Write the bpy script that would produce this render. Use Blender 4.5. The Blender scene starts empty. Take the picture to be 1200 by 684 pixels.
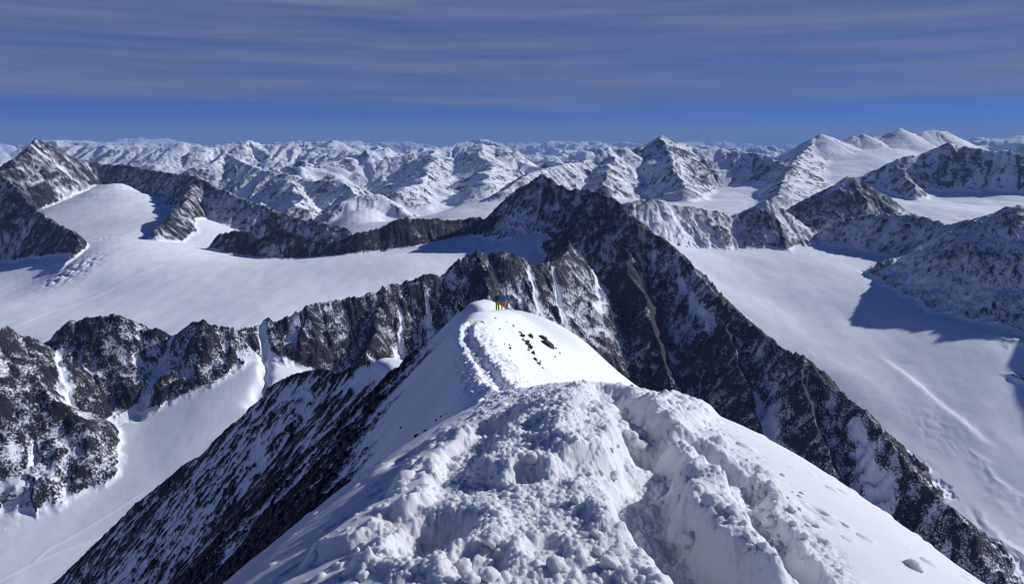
import bpy, bmesh, math, random, time
import numpy as np
from mathutils import Vector, Matrix

T0 = time.time()
Q = 1.0                      # mesh resolution factor
random.seed(5)
rng = np.random.default_rng(11)
f32 = np.float32
C = bpy.context.scene.collection

# ------------------------------------------------------------------ camera geometry
F = 880.0
PITCH = math.radians(11.68)
cp, sp = math.cos(PITCH), math.sin(PITCH)

def ray(px, py):
    u, v = px - 600.0, py - 342.0
    return np.array([u, F * cp - v * sp, -F * sp - v * cp])

def P(px, py, D):            # point seen in that direction at a distance D ahead
    d = ray(px, py)
    return d * (D / d[1])

def PZ(px, py, z):           # point seen in that direction at height z
    d = ray(px, py)
    return d * (z / d[2])

# ------------------------------------------------------------------ noise
_perm = rng.permutation(1024).astype(np.int32)
_ang = rng.uniform(0, 2 * np.pi, 1024)
_gx, _gy = np.cos(_ang).astype(f32), np.sin(_ang).astype(f32)
_jx, _jy, _jr = rng.random(1024).astype(f32), rng.random(1024).astype(f32), rng.random(1024).astype(f32)

def pn(x, y, s=0):
    xi = np.floor(x); yi = np.floor(y)
    fx = (x - xi).astype(f32); fy = (y - yi).astype(f32)
    xi = xi.astype(np.int32) + s * 131; yi = yi.astype(np.int32) + s * 57
    a0 = _perm[xi & 1023]; a1 = _perm[(xi + 1) & 1023]
    h00 = _perm[(a0 + yi) & 1023]; h10 = _perm[(a1 + yi) & 1023]
    h01 = _perm[(a0 + yi + 1) & 1023]; h11 = _perm[(a1 + yi + 1) & 1023]
    u = fx * fx * fx * (fx * (fx * 6 - 15) + 10); v = fy * fy * fy * (fy * (fy * 6 - 15) + 10)
    n00 = _gx[h00] * fx + _gy[h00] * fy
    n10 = _gx[h10] * (fx - 1) + _gy[h10] * fy
    n01 = _gx[h01] * fx + _gy[h01] * (fy - 1)
    n11 = _gx[h11] * (fx - 1) + _gy[h11] * (fy - 1)
    a = n00 + u * (n10 - n00); b = n01 + u * (n11 - n01)
    return (a + v * (b - a)) * 1.45

def fbm(x, y, lam, octs, s=0, gain=0.5):
    out = np.zeros(np.shape(x), f32); a = 1.0; l = lam; tot = 0
    for o in range(octs):
        out += a * pn(x / l + 17.3 * o, y / l - 9.1 * o, s + o); tot += a
        a *= gain; l /= 2.07
    return out / tot

def ridged(x, y, lam, octs, s=0, gain=0.5):
    out = np.zeros(np.shape(x), f32); a = 1.0; l = lam; tot = 0; w = 1.0
    for o in range(octs):
        n = 1 - np.abs(pn(x / l + 31.7 * o, y / l + 5.3 * o, s + o)) * 1.35
        n = n * n * w
        out += a * n; tot += a
        w = np.clip(n * 1.6, 0.15, 1); a *= gain; l /= 2.05
    return out / tot

def billow(x, y, lam, octs, s=0, gain=0.5):
    out = np.zeros(np.shape(x), f32); a = 1.0; l = lam; tot = 0
    for o in range(octs):
        out += a * np.abs(pn(x / l + 11.1 * o, y / l + 3.3 * o, s + o)); tot += a
        a *= gain; l /= 2.07
    return out / tot

def clods(x, y, lam, s=0, fill=0.8):
    """rounded lumps on jittered cells, height in units of lam"""
    X = x / lam; Y = y / lam
    xi = np.floor(X).astype(np.int32); yi = np.floor(Y).astype(np.int32)
    out = np.zeros(np.shape(x), f32)
    for dx in (-1, 0, 1):
        for dy in (-1, 0, 1):
            cx = xi + dx; cy = yi + dy
            h = _perm[(_perm[(cx + s * 71) & 1023] + cy) & 1023]
            px = cx + _jx[h]; py = cy + _jy[h]
            R = 0.18 + 0.5 * _jr[h] * _jr[h]
            R = np.where(_jx[(h + 77) & 1023] < fill, R, 0.01)
            d2 = ((X - px) ** 2 + (Y - py) ** 2) / (R * R)
            out = np.maximum(out, np.where(d2 < 1, np.sqrt(np.maximum(0, 1 - d2)) * R, 0).astype(f32))
    return out

def pyramids(x, y, cell, s=0, slope=0.62, lo=0.3):
    """summits on a jittered grid, each with its own ridges and faces; height in units of cell"""
    X = x / cell; Y = y / cell
    xi = np.floor(X).astype(np.int32); yi = np.floor(Y).astype(np.int32)
    out = np.full(np.shape(x), -0.6, f32)
    for dx in (-1, 0, 1):
        for dy in (-1, 0, 1):
            cx = xi + dx; cy = yi + dy
            h = _perm[(_perm[(cx + s * 71) & 1023] + cy + s * 13) & 1023]
            px = X - (cx + 0.15 + 0.7 * _jx[h]); py = Y - (cy + 0.15 + 0.7 * _jy[h])
            d = np.hypot(px, py); th_ = np.arctan2(py, px)
            nr = 3 + (h % 3)
            k = 1 + 0.34 * np.cos(nr * th_ + 6.28 * _jr[h]) + 0.15 * np.cos((nr + 3) * th_ + 9.1 * _jx[h])
            hh = slope * (lo + (0.92 - lo) * _jr[(h + 301) & 1023]) - slope * d * k
            out = np.maximum(out, hh.astype(f32))
    return out

def sstep(a, b, x):
    t = np.clip((x - a) / (b - a), 0, 1)
    return t * t * (3 - 2 * t)

def polydist(x, y, pts):
    """distance to a plan polyline and the parameter (in metres along it), signed side"""
    best = np.full(np.shape(x), 1e9, f32); tt = np.zeros(np.shape(x), f32); sd = np.zeros(np.shape(x), f32)
    acc = 0.0
    for a, b in zip(pts[:-1], pts[1:]):
        ex, ey = b[0] - a[0], b[1] - a[1]; L = math.hypot(ex, ey) + 1e-9
        s = np.clip(((x - a[0]) * ex + (y - a[1]) * ey) / (L * L), 0, 1)
        d = np.hypot(x - (a[0] + s * ex), y - (a[1] + s * ey))
        m = d < best
        best = np.where(m, d, best); tt = np.where(m, acc + s * L, tt)
        sd = np.where(m, np.sign(ex * (y - a[1]) - ey * (x - a[0])), sd)
        acc += L
    return best, tt, sd

# ------------------------------------------------------------------ the ridges (each traced point: picture x, picture y, distance)
RID = []
class Ridge: pass

def ridge(owner, pts, sn=1.0, sf=0.9, amp=14.0, gul=18.0, gl=45.0, rock=0.25, rockf=None, cn=None, cf=None, raw=False, jag=0.0, k=8.0, near=False, fade=40.0, str_=1.0):
    r = Ridge()
    r.owner = owner
    r.p = np.array([p if raw else P(*p) for p in pts], float)
    r.sn, r.sf, r.amp, r.gul, r.gl, r.rock = sn, sf, amp, gul, gl, rock
    r.rockf = rock if rockf is None else rockf
    r.cn, r.cf, r.jag, r.k, r.near, r.fade, r.str = cn, cf, jag, k, near, fade, str_
    seg = np.hypot(*(r.p[1:, :2] - r.p[:-1, :2]).T)
    r.t = np.concatenate([[0], np.cumsum(seg)])
    r.main = len(pts) > 7; r.far = r.p[:, 1].mean() > 3600; r.id = len(RID); r.seed = len(RID) * 7 % 90
    RID.append(r)
    return r

def lerpD(pairs, d0, d1):     # pairs of (px,py), distance running from d0 to d1
    n = len(pairs) - 1
    return [(a, b, d0 + (d1 - d0) * i / n) for i, (a, b) in enumerate(pairs)]

# --- far left peak and its long ridge
ridge('left_peak', [(-160, 215, 2500), (-90, 190, 2600), (-40, 205, 2700), (0, 200, 2900), (15, 195, 2950), (17, 187, 2980), (28, 180, 3050), (35, 172, 3100), (43, 162, 3300), (53, 168, 3360), (63, 171, 3420), (72, 177, 3470), (80, 180, 3510), (88, 185, 3550), (100, 187, 3600), (117, 191, 3620), (133, 193, 3610), (143, 192, 3600), (157, 195, 3560), (167, 197, 3530), (187, 201, 3420), (203, 203, 3280), (220, 205, 3090), (230, 208, 2930)],
      sn=1.0, amp=22, gul=26, gl=60, rock=0.22, jag=5)
ridge('left_spur', [(-120, 180, 2350), (-50, 192, 2400), (0, 206, 2450), (10, 210, 2430), (20, 222, 2390), (33, 237, 2340), (50, 250, 2270), (67, 263, 2200), (83, 268, 2140), (93, 283, 2070), (88, 296, 2010), (76, 306, 1960), (66, 327, 1900)],
      sn=1.25, sf=1.3, amp=20, gul=26, gl=45, rock=0.27, jag=4)
ridge('long_ridge', [(230, 208, 2930), (240, 213, 2900), (253, 222, 2850), (267, 224, 2800), (283, 232, 2750), (293, 235, 2730), (307, 240, 2700), (320, 245, 2680), (333, 250, 2650), (350, 255, 2620), (367, 257, 2600), (383, 263, 2570), (400, 266, 2550), (410, 271, 2530), (425, 282, 2500)],
      sn=0.85, amp=14, gul=26, gl=55, rock=0.10, jag=5)
ridge('long_ridge', [(231, 209, 2920), (222, 225, 2780), (214, 240, 2600), (208, 242, 2540), (196, 258, 2420), (184, 271, 2300)],
      sn=1.0, sf=1.1, amp=10, gul=14, gl=40, rock=0.16, jag=3)
# --- dark ridge rising to the black peak
ridge('dark_ridge', [(252, 282, 2300), (257, 274, 2290), (277, 270, 2285), (293, 272, 2280), (302, 280, 2270), (313, 275, 2260), (327, 267, 2250), (343, 272, 2240), (360, 278, 2230), (373, 282, 2220), (388, 284, 2190), (400, 281, 2180), (413, 274, 2180), (430, 271, 2190), (443, 267, 2215), (460, 258, 2230), (477, 255, 2245), (493, 257, 2265), (510, 255, 2285), (523, 257, 2300), (540, 257, 2320), (557, 253, 2330), (570, 257, 2335)],
      sn=1.15, amp=10, gul=14, gl=35, rock=0.55, jag=4)
ridge('black_peak', [(566, 259, 2335), (577, 247, 2330), (587, 237, 2325), (600, 225, 2310), (613, 218, 2260), (627, 212, 2210), (637, 205, 2172), (647, 211, 2150), (655, 217, 2130), (663, 222, 2110), (677, 222, 2080), (690, 223, 2050), (702, 222, 2020), (710, 227, 2000), (717, 235, 1980), (728, 240, 1955), (737, 247, 1930), (750, 257, 1900), (760, 267, 1880), (770, 275, 1860), (780, 282, 1840), (790, 290, 1820), (800, 301, 1800), (813, 317, 1750), (830, 332, 1690), (843, 347, 1640), (860, 362, 1600), (880, 380, 1540), (893, 390, 1510), (910, 402, 1470), (927, 412, 1430), (943, 417, 1400), (950, 430, 1380), (963, 447, 1350), (980, 458, 1320), (1000, 468, 1290), (1013, 480, 1260), (1027, 500, 1225), (1043, 514, 1200), (1053, 525, 1180), (1065, 548, 1150), (1080, 561, 1125), (1100, 575, 1100), (1117, 591, 1075), (1133, 611, 1050), (1150, 628, 1030), (1160, 654, 1010), (1177, 671, 995), (1193, 684, 980), (1240, 730, 930)],
      sn=1.0, sf=1.05, amp=22, gul=38, gl=70, rock=0.22, jag=6)
# ribs on the face of the black peak
ridge('black_peak', [(712, 230, 1995), (722, 268, 1900), (735, 300, 1800), (748, 340, 1690), (765, 390, 1570), (790, 440, 1460)], sn=1.25, sf=1.15, amp=16, gul=22, gl=50, rock=0.46, jag=5)
ridge('black_peak', [(850, 353, 1620), (858, 395, 1520), (868, 430, 1440), (878, 470, 1360), (892, 500, 1300)], sn=1.15, sf=1.2, amp=12, gul=20, gl=40, rock=0.36, jag=4)
ridge('black_peak', [(940, 417, 1400), (938, 445, 1350), (948, 480, 1290), (962, 520, 1220), (985, 560, 1150)], sn=1.1, sf=1.2, amp=10, gul=16, gl=36, rock=0.30, jag=4)
ridge('black_peak', [(668, 224, 2100), (664, 262, 2010), (655, 300, 1850), (664, 345, 1700), (690, 400, 1560)], sn=1.2, sf=1.25, amp=12, gul=20, gl=40, rock=0.42, jag=5)
# --- front ridge: crags above the lower glacier
ridge('front_ridge', [(313, 374, 1320), (323, 377, 1325), (343, 367, 1335), (360, 358, 1350), (377, 353, 1370), (400, 352, 1400), (420, 347, 1415), (443, 340, 1435), (460, 333, 1455), (475, 330, 1470), (497, 322, 1490), (520, 320, 1510), (533, 307, 1525), (547, 300, 1535), (560, 293, 1545), (577, 298, 1555), (590, 293, 1560), (600, 297, 1565), (613, 303, 1575), (623, 310, 1585), (630, 312, 1590), (647, 308, 1610), (660, 300, 1680), (668, 286, 1760)],
      sn=1.15, amp=16, gul=30, gl=42, rock=0.20, jag=5)
ridge('front_ridge', [(560, 294, 1545), (566, 325, 1470), (576, 365, 1380), (590, 410, 1290)], sn=1.2, sf=1.2, amp=10, gul=18, gl=36, rock=0.32, jag=4)
ridge('front_ridge', [(456, 334, 1450), (444, 365, 1390), (436, 400, 1320), (430, 440, 1250)], sn=1.25, sf=1.2, amp=10, gul=18, gl=34, rock=0.26, jag=4)
ridge('left_crag', [(57, 414, 1225), (70, 393, 1245), (83, 376, 1262), (97, 373, 1270), (113, 371, 1270), (133, 368, 1270), (147, 372, 1270), (160, 387, 1268), (180, 385, 1270), (193, 390, 1270), (207, 396, 1270)],
      sn=1.05, sf=0.9, amp=14, gul=24, gl=40, rock=0.27, jag=4)
ridge('middle_crag', [(207, 396, 1270), (213, 384, 1272), (225, 378, 1273), (237, 375, 1275), (253, 382, 1280), (280, 383, 1290), (297, 384, 1305), (313, 374, 1320)],
      sn=0.98, sf=0.9, amp=12, gul=24, gl=40, rock=0.20, jag=4)
ridge('edge_crag', [(-120, 400, 1040), (-60, 378, 1080), (0, 384, 1130), (17, 383, 1150), (30, 400, 1180), (40, 408, 1200), (57, 413, 1222)],
      sn=1.05, sf=0.9, amp=14, gul=22, gl=34, rock=0.26, jag=4)
ridge('edge_crag', [(-60, 390, 1070), (0, 420, 1075), (30, 440, 1070), (60, 462, 1060), (84, 483, 1050), (96, 500, 1040)], sn=0.95, sf=1.0, amp=10, gul=16, gl=30, rock=0.30, jag=3)
# --- right hand side: the shaded wall above the big glacier
ridge('right_wall', [(737, 237, 2500), (747, 235, 2510), (760, 233, 2520), (773, 235, 2530), (787, 240, 2545), (800, 242, 2560), (817, 243, 2570), (833, 247, 2580), (850, 250, 2590), (867, 252, 2600), (883, 243, 2610), (897, 233, 2620), (910, 240, 2620), (920, 247, 2620), (933, 260, 2610), (947, 268, 2600), (960, 272, 2590), (967, 270, 2580), (980, 260, 2560), (993, 257, 2540), (1013, 252, 2500), (1040, 250, 2440), (1060, 250, 2400), (1087, 255, 2330), (1107, 262, 2260), (1117, 263, 2230), (1133, 257, 2180), (1153, 253, 2130), (1173, 248, 2090), (1180, 245, 2020), (1190, 240, 1975), (1200, 242, 1980), (1235, 258, 1985), (1270, 250, 1950), (1310, 226, 1910), (1340, 218, 1890), (1390, 236, 1840), (1440, 222, 1780), (1500, 222, 1700), (1600, 220, 1600)],
      sn=0.85, sf=0.6, amp=16, gul=26, gl=60, rock=-0.22, jag=5)
ridge('right_wall', [(905, 246, 2615), (915, 270, 2510), (925, 292, 2390), (928, 306, 2300)], sn=0.8, sf=0.8, amp=8, gul=10, gl=40, rock=0.28, jag=3)
# --- right background
ridge('small_peak', [(905, 258, 3080), (915, 252, 3070), (927, 243, 3060), (943, 233, 3060), (960, 225, 3060), (977, 218, 3060), (990, 208, 3060), (1000, 207, 3060), (1013, 215, 3020), (1027, 228, 2960), (1037, 238, 2900), (1050, 250, 2820)],
      sn=0.62, sf=0.8, amp=14, gul=24, gl=60, rock=0.24, jag=5, k=10)
ridge('small_peak', [(960, 226, 3060), (972, 240, 2940), (985, 255, 2830)], sn=0.7, sf=0.8, amp=8, gul=14, gl=50, rock=0.15, k=10)
ridge('small_peak', [(1000, 208, 3060), (1010, 232, 2920), (1022, 250, 2800)], sn=0.7, sf=0.8, amp=8, gul=14, gl=50, rock=0.15, k=10)
ridge('dark_shoulder', [(1004, 210, 4350), (1010, 208, 4350), (1027, 200, 4360), (1043, 190, 4380), (1063, 183, 4400), (1083, 180, 4400), (1100, 173, 4400), (1110, 168, 4400), (1123, 172, 4370), (1137, 172, 4330), (1150, 175, 4280), (1167, 177, 4230), (1183, 177, 4180), (1200, 183, 4120), (1250, 190, 4000), (1330, 215, 3800)],
      sn=0.85, sf=0.5, amp=26, gul=46, gl=150, rock=0.16, jag=7, k=16)
ridge('dark_shoulder', [(1050, 190, 4390), (1062, 208, 4150), (1075, 224, 3950)], sn=0.8, sf=0.8, amp=10, gul=14, gl=60, rock=0.25, k=16)
ridge('glacier_peak', [(940, 180, 5300), (947, 172, 5350), (953, 163, 5400), (962, 157, 5450), (973, 160, 5480), (987, 167, 5500), (1000, 160, 5550), (1013, 157, 5560), (1023, 162, 5570), (1033, 160, 5580), (1047, 153, 5600), (1053, 150, 5600), (1063, 155, 5600), (1077, 158, 5600), (1083, 153, 5600), (1097, 152, 5600), (1110, 155, 5580), (1123, 165, 5550), (1135, 170, 5500), (1160, 182, 5400), (1220, 200, 5200)],
      sn=0.42, sf=0.6, amp=12, gul=14, gl=130, rock=0.02, jag=6, k=20)
ridge('dark_arm', [(950, 169, 5350), (944, 174, 5200), (935, 185, 4800), (928, 195, 4500), (920, 208, 4150), (910, 225, 3800), (902, 240, 3500)],
      sn=0.7, sf=0.45, amp=16, gul=18, gl=80, rock=0.32, jag=5, k=16)
ridge('blue_peak', [(590, 224, 4000), (597, 218, 4050), (613, 207, 4200), (627, 201, 4350), (640, 197, 4450), (663, 192, 4600), (683, 190, 4750), (693, 185, 4850), (713, 178, 4950), (720, 177, 4980), (733, 172, 5030), (743, 180, 5080), (753, 173, 5120), (763, 168, 5160), (770, 162, 5180), (777, 159, 5200), (787, 163, 5200), (797, 167, 5200), (813, 173, 5180), (830, 175, 5150), (847, 173, 5120), (860, 177, 5080), (883, 178, 5000), (900, 183, 4900), (913, 190, 4750), (925, 198, 4500)],
      sn=0.62, sf=0.6, amp=34, gul=52, gl=190, rock=0.16, jag=7, k=24)
ridge('blue_peak', [(777, 160, 5200), (784, 185, 4750), (796, 207, 4350), (805, 226, 4000)], sn=0.65, sf=0.6, amp=22, gul=36, gl=120, rock=0.22, jag=6, k=20)
ridge('blue_peak', [(720, 178, 4980), (712, 200, 4500), (706, 216, 4200)], sn=0.6, sf=0.6, amp=22, gul=30, gl=120, rock=0.12, k=20)
ridge('white_range', [(380, 200, 7600), (420, 193, 7700), (450, 187, 7800), (467, 183, 7850), (487, 180, 7900), (510, 175, 7950), (533, 173, 8000), (547, 172, 8000), (563, 168, 8000), (573, 170, 8000), (587, 173, 7950), (600, 183, 7850), (613, 190, 7700), (633, 196, 7500), (660, 205, 7200)],
      sn=0.5, sf=0.5, amp=44, gul=60, gl=260, rock=-0.02, jag=8, k=30)
ridge('white_range', [(510, 176, 7950), (503, 196, 6800), (492, 212, 5900), (470, 225, 5300)], sn=0.5, sf=0.5, amp=34, gul=46, gl=200, rock=0.02, k=26)
ridge('white_range', [(563, 170, 8000), (571, 195, 6700), (566, 217, 5600)], sn=0.5, sf=0.5, amp=34, gul=46, gl=200, rock=0.0, k=26)
ridge('snow_cone', [(385, 246, 4300), (400, 236, 4350), (413, 230, 4380), (433, 227, 4400), (443, 228, 4400), (460, 241, 4350), (480, 256, 4250)],
      sn=0.62, sf=0.6, amp=20, gul=32, gl=120, rock=0.04, jag=4, k=18)
ridge('mid_range', [(230, 196, 5600), (250, 190, 5700), (267, 178, 5900), (285, 190, 5700), (310, 200, 5500), (340, 205, 5400), (365, 212, 5200), (395, 210, 5100), (410, 220, 4800), (425, 235, 4500)],
      sn=0.58, sf=0.55, amp=40, gul=56, gl=200, rock=0.12, jag=7, k=24)
ridge('mid_range', [(340, 206, 5400), (345, 225, 4800), (352, 243, 4300)], sn=0.6, sf=0.6, amp=26, gul=36, gl=130, rock=0.10, k=20)
ridge('pale_range', [(60, 172, 9800), (110, 170, 9700), (170, 172, 9500), (195, 172, 9400), (213, 166, 9300), (235, 173, 9200), (262, 172, 9300), (280, 169, 9400), (295, 164, 9500), (312, 169, 9500), (345, 172, 9400), (380, 173, 9300), (420, 178, 9000), (455, 183, 8800)],
      sn=0.42, sf=0.5, amp=60, gul=80, gl=330, rock=-0.06, jag=8, k=34)

# --- the ridge we stand on
def fz(y): return -1.75 - 0.080 * y - 0.0092 * y * y
fore = [(-0.6, -40, -14.0), (-0.3, -20, -5.4), (-0.1, -8, -2.1)] + [(0.1 * y, y, fz(y)) for y in np.arange(-4, 15.01, 1.0)] + [(1.45, 16.0, -5.5), (1.2, 18, -6.6), (0.6, 20.5, -7.7), (0.0, 23, -8.35)]
ridge('summit_snow', fore, raw=True, sn=0.9, sf=1.0, cn=0.100, cf=0.14, amp=0, gul=0, rock=-9, near=True, k=0.5)
hump = [(0.0, 23, -8.35), tuple(P(575, 452, 26.5)), tuple(P(568, 428, 33)), tuple(P(561, 408, 41)), tuple(P(553, 390, 50)), tuple(P(551, 377, 59)), tuple(P(560, 367, 67)), tuple(P(574, 364, 73)), tuple(P(588, 362.5, 77)), tuple(P(596, 364.5, 80))]
ridge('snow_crest', hump, raw=True, sn=0.66, sf=1.08, cn=0.17, cf=0.35, amp=0, gul=0, rock=-9, near=True, k=1.0)
ridge('snow_crest', [tuple(P(596, 364.5, 80)), tuple(P(590, 372, 86)), tuple(P(560, 400, 100)), tuple(P(510, 432, 125)), tuple(P(468, 436, 145)), tuple(P(458, 425, 153)), tuple(P(447, 420, 158)), tuple(P(437, 425, 160))], raw=True, sn=1.0, sf=1.1, cn=0.05, cf=0.25, amp=0, gul=0, rock=-9, near=True, k=1.0)
ridge('snow_crest', [tuple(P(556, 357, 80)), tuple(P(563, 353, 81)), tuple(P(571, 351, 82)), tuple(P(579, 354, 83))], raw=True, sn=0.9, sf=1.0, cn=0.25, cf=0.25, amp=0, gul=0, rock=-9, near=True, k=0.6)
# the spur that falls away to the left
spur = [tuple(P(437, 425, 160)), tuple(P(428, 430, 163)), tuple(P(415, 430, 166)), tuple(P(400, 436, 170)), tuple(P(380, 434, 174)), tuple(P(367, 432, 177)), tuple(P(355, 435, 180)), tuple(P(343, 438, 183)), tuple(P(320, 453, 187)), tuple(P(300, 473, 191)), tuple(P(277, 493, 195)), tuple(P(257, 511, 199)), tuple(P(234, 534, 203)), tuple(P(213, 547, 206)), tuple(P(187, 569, 209)), tuple(P(163, 587, 212)), tuple(P(137, 617, 213)), tuple(P(113, 637, 215)), tuple(P(62, 684, 216)), tuple(P(-40, 780, 216))]
ridge('rock_flank', spur, raw=True, sn=0.72, sf=1.2, amp=1.6, gul=2.2, gl=9, rock=0.12, near=True, k=1.5, jag=1.2, fade=8)
NEARS = [r for r in RID if r.near]

# ------------------------------------------------------------------ the ice between them
ctrl = [PZ(*c) for c in [
    (500, 303, -312), (640, 281, -268), (600, 272, -275), (560, 276, -286), (450, 297, -318), (400, 299, -324), (340, 305, -335), (250, 302, -334), (300, 270, -385), (350, 276, -400), (262, 262, -345), (400, 276, -420), (450, 262, -420), (520, 250, -430), (200, 330, -345), (300, 340, -350),
    (100, 340, -365), (30, 370, -380), (200, 370, -374), (400, 330, -340), (480, 315, -322), (560, 290, -300), (100, 300, -312), (150, 250, -268), (200, 238, -258), (100, 226, -236), (133, 220, -225), (180, 232, -250), (160, 224, -235), (222, 262, -288), (140, 280, -292), (0, 350, -378), (10, 330, -373), (0, 300, -366), (-80, 300, -375), (42, 330, -368), (66, 335, -358), (100, 320, -336), (60, 390, -386), (-60, 360, -385),
    (50, 600, -500), (100, 560, -482), (250, 500, -440), (300, 460, -412), (130, 500, -448), (0, 684, -524), (150, 684, -522), (200, 600, -495), (-60, 600, -510), (60, 528, -454), (0, 552, -468), (100, 508, -447), (160, 480, -434), (20, 572, -480), (312, 430, -385),
    (815, 290, -356), (850, 330, -400), (900, 312, -378), (1000, 372, -440), (1100, 350, -405), (900, 370, -440), (950, 400, -470), (1050, 430, -500), (1100, 480, -540), (1150, 560, -600), (1195, 640, -650), (1190, 480, -528), (1160, 400, -448), (1005, 462, -525), (1000, 302, -366), (1120, 332, -388), (1200, 347, -402), (1060, 300, -368),
    (870, 215, -322), (850, 236, -345), (1100, 240, -298), (1180, 226, -290), (1070, 250, -320), (970, 266, -350), (930, 266, -355), (1000, 266, -348), (1080, 229, -308), (980, 190, -162), (1040, 175, -84), (940, 216, -272), (920, 236, -332), (1160, 205, -230), (1000, 178, -110),
    (500, 240, -480), (450, 252, -440), (600, 232, -500), (430, 262, -430), (700, 240, -430), (760, 228, -380)]]
ctrl += [np.array(c, float) for c in [(0, 600, -520), (150, 1650, -570), (250, 1450, -590), (400, 1300, -610), (60, 1400, -550), (0, 1280, -530), (-150, 1200, -500), (250, 900, -590), (600, 900, -640), (0, 0, -470), (-400, 0, -520), (500, 0, -620), (0, -900, -600), (-1500, 0, -560), (1500, 0, -700), (0, 1150, -500), (1900, 1500, -520), (-2200, 2500, -480), (3500, 2500, -450), (4800, 4200, -350), (-3500, 4500, -600), (-835, 2460, -365), (-690, 2430, -385), (-980, 2440, -340), (-560, 2400, -395), (-1080, 2420, -325), (-1200, 4000, -640), (-600, 4300, -640), (-1600, 3500, -600), (-2200, 4300, -660), (-300, 5000, -520), (0, 7000, -620), (3000, 7500, -450), (-4000, 8000, -750), (5000, 7500, -500)]]
ctrl = np.array(ctrl)
_S = 1000.0
def _phi(r2):
    return np.where(r2 > 1e-12, 0.5 * r2 * np.log(np.maximum(r2, 1e-12)), 0)
_cx, _cy = ctrl[:, 0] / _S, ctrl[:, 1] / _S
_n = len(ctrl)
_A = np.zeros((_n + 3, _n + 3)); _A[:_n, :_n] = _phi((_cx[:, None] - _cx) ** 2 + (_cy[:, None] - _cy) ** 2) + 0.002 * np.eye(_n)
_A[:_n, _n] = 1; _A[:_n, _n + 1] = _cx; _A[:_n, _n + 2] = _cy; _A[_n:, :_n] = _A[:_n, _n:].T
_w = np.linalg.solve(_A, np.concatenate([ctrl[:, 2], np.zeros(3)]))

def rbf(x, y):
    X = np.asarray(x, float) / _S; Y = np.asarray(y, float) / _S
    o = _w[_n] + _w[_n + 1] * X + _w[_n + 2] * Y
    for i in range(_n):
        o = o + _w[i] * _phi((X - _cx[i]) ** 2 + (Y - _cy[i]) ** 2)
    return o

def coarse(fn, x, y, st=6):
    """evaluate a smooth function on every st-th node of the grid, interpolate between"""
    if np.ndim(x) < 2 or min(x.shape) < 4 * st: return fn(x, y)
    nr, nc = x.shape
    ri = np.unique(np.append(np.arange(0, nr, st), nr - 1)); ci = np.unique(np.append(np.arange(0, nc, st), nc - 1))
    g = fn(x[np.ix_(ri, ci)], y[np.ix_(ri, ci)])
    a = np.arange(nr); k = np.clip(np.searchsorted(ri, a, side='right') - 1, 0, len(ri) - 2)
    w = ((a - ri[k]) / (ri[k + 1] - ri[k]))[:, None]
    g = g[k] * (1 - w) + g[k + 1] * w
    b = np.arange(nc); k = np.clip(np.searchsorted(ci, b, side='right') - 1, 0, len(ci) - 2)
    tv = th if nc == len(th) else b.astype(float)          # the columns are not evenly spaced
    w = ((tv[b] - tv[ci[k]]) / (tv[ci[k + 1]] - tv[ci[k]]))[None, :]
    return (g[:, k] * (1 - w) + g[:, k + 1] * w).astype(f32)

def PB(px, py, lift=0.0):     # where that sight line meets the ice, raised a little
    d = ray(px, py); d = d / d[1]
    t = np.geomspace(700, 6000, 1500)
    i = int(np.argmax(rbf(d[0] * t, d[1] * t) >= d[2] * t))
    return (d[0] * t[i], t[i], d[2] * t[i] + lift)
ridge('right_rib', [PB(1150, 392, -2), PB(1165, 394, 4), PB(1180, 400, 6), PB(1215, 404, 10)], raw=True, sn=0.8, sf=0.3, amp=5, gul=6, gl=24, rock=0.02, jag=1)
ridge('right_rib', [PB(1170, 438, -2), PB(1184, 440, 5), PB(1200, 446, 8), PB(1230, 452, 10)], raw=True, sn=1.0, sf=0.4, amp=5, gul=6, gl=24, rock=0.15, jag=1)
ridge('right_rib', [PB(1130, 520, -3), PB(1142, 536, 3), PB(1165, 566, 4), PB(1200, 590, 4)], raw=True, sn=0.5, sf=0.3, amp=3, gul=4, gl=20, rock=-0.18, jag=1)
ridge('right_rib', [PB(1150, 610, -2), PB(1172, 636, 5), PB(1215, 668, 8)], raw=True, sn=0.7, sf=0.4, amp=4, gul=5, gl=20, rock=-0.10, jag=1)

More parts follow.
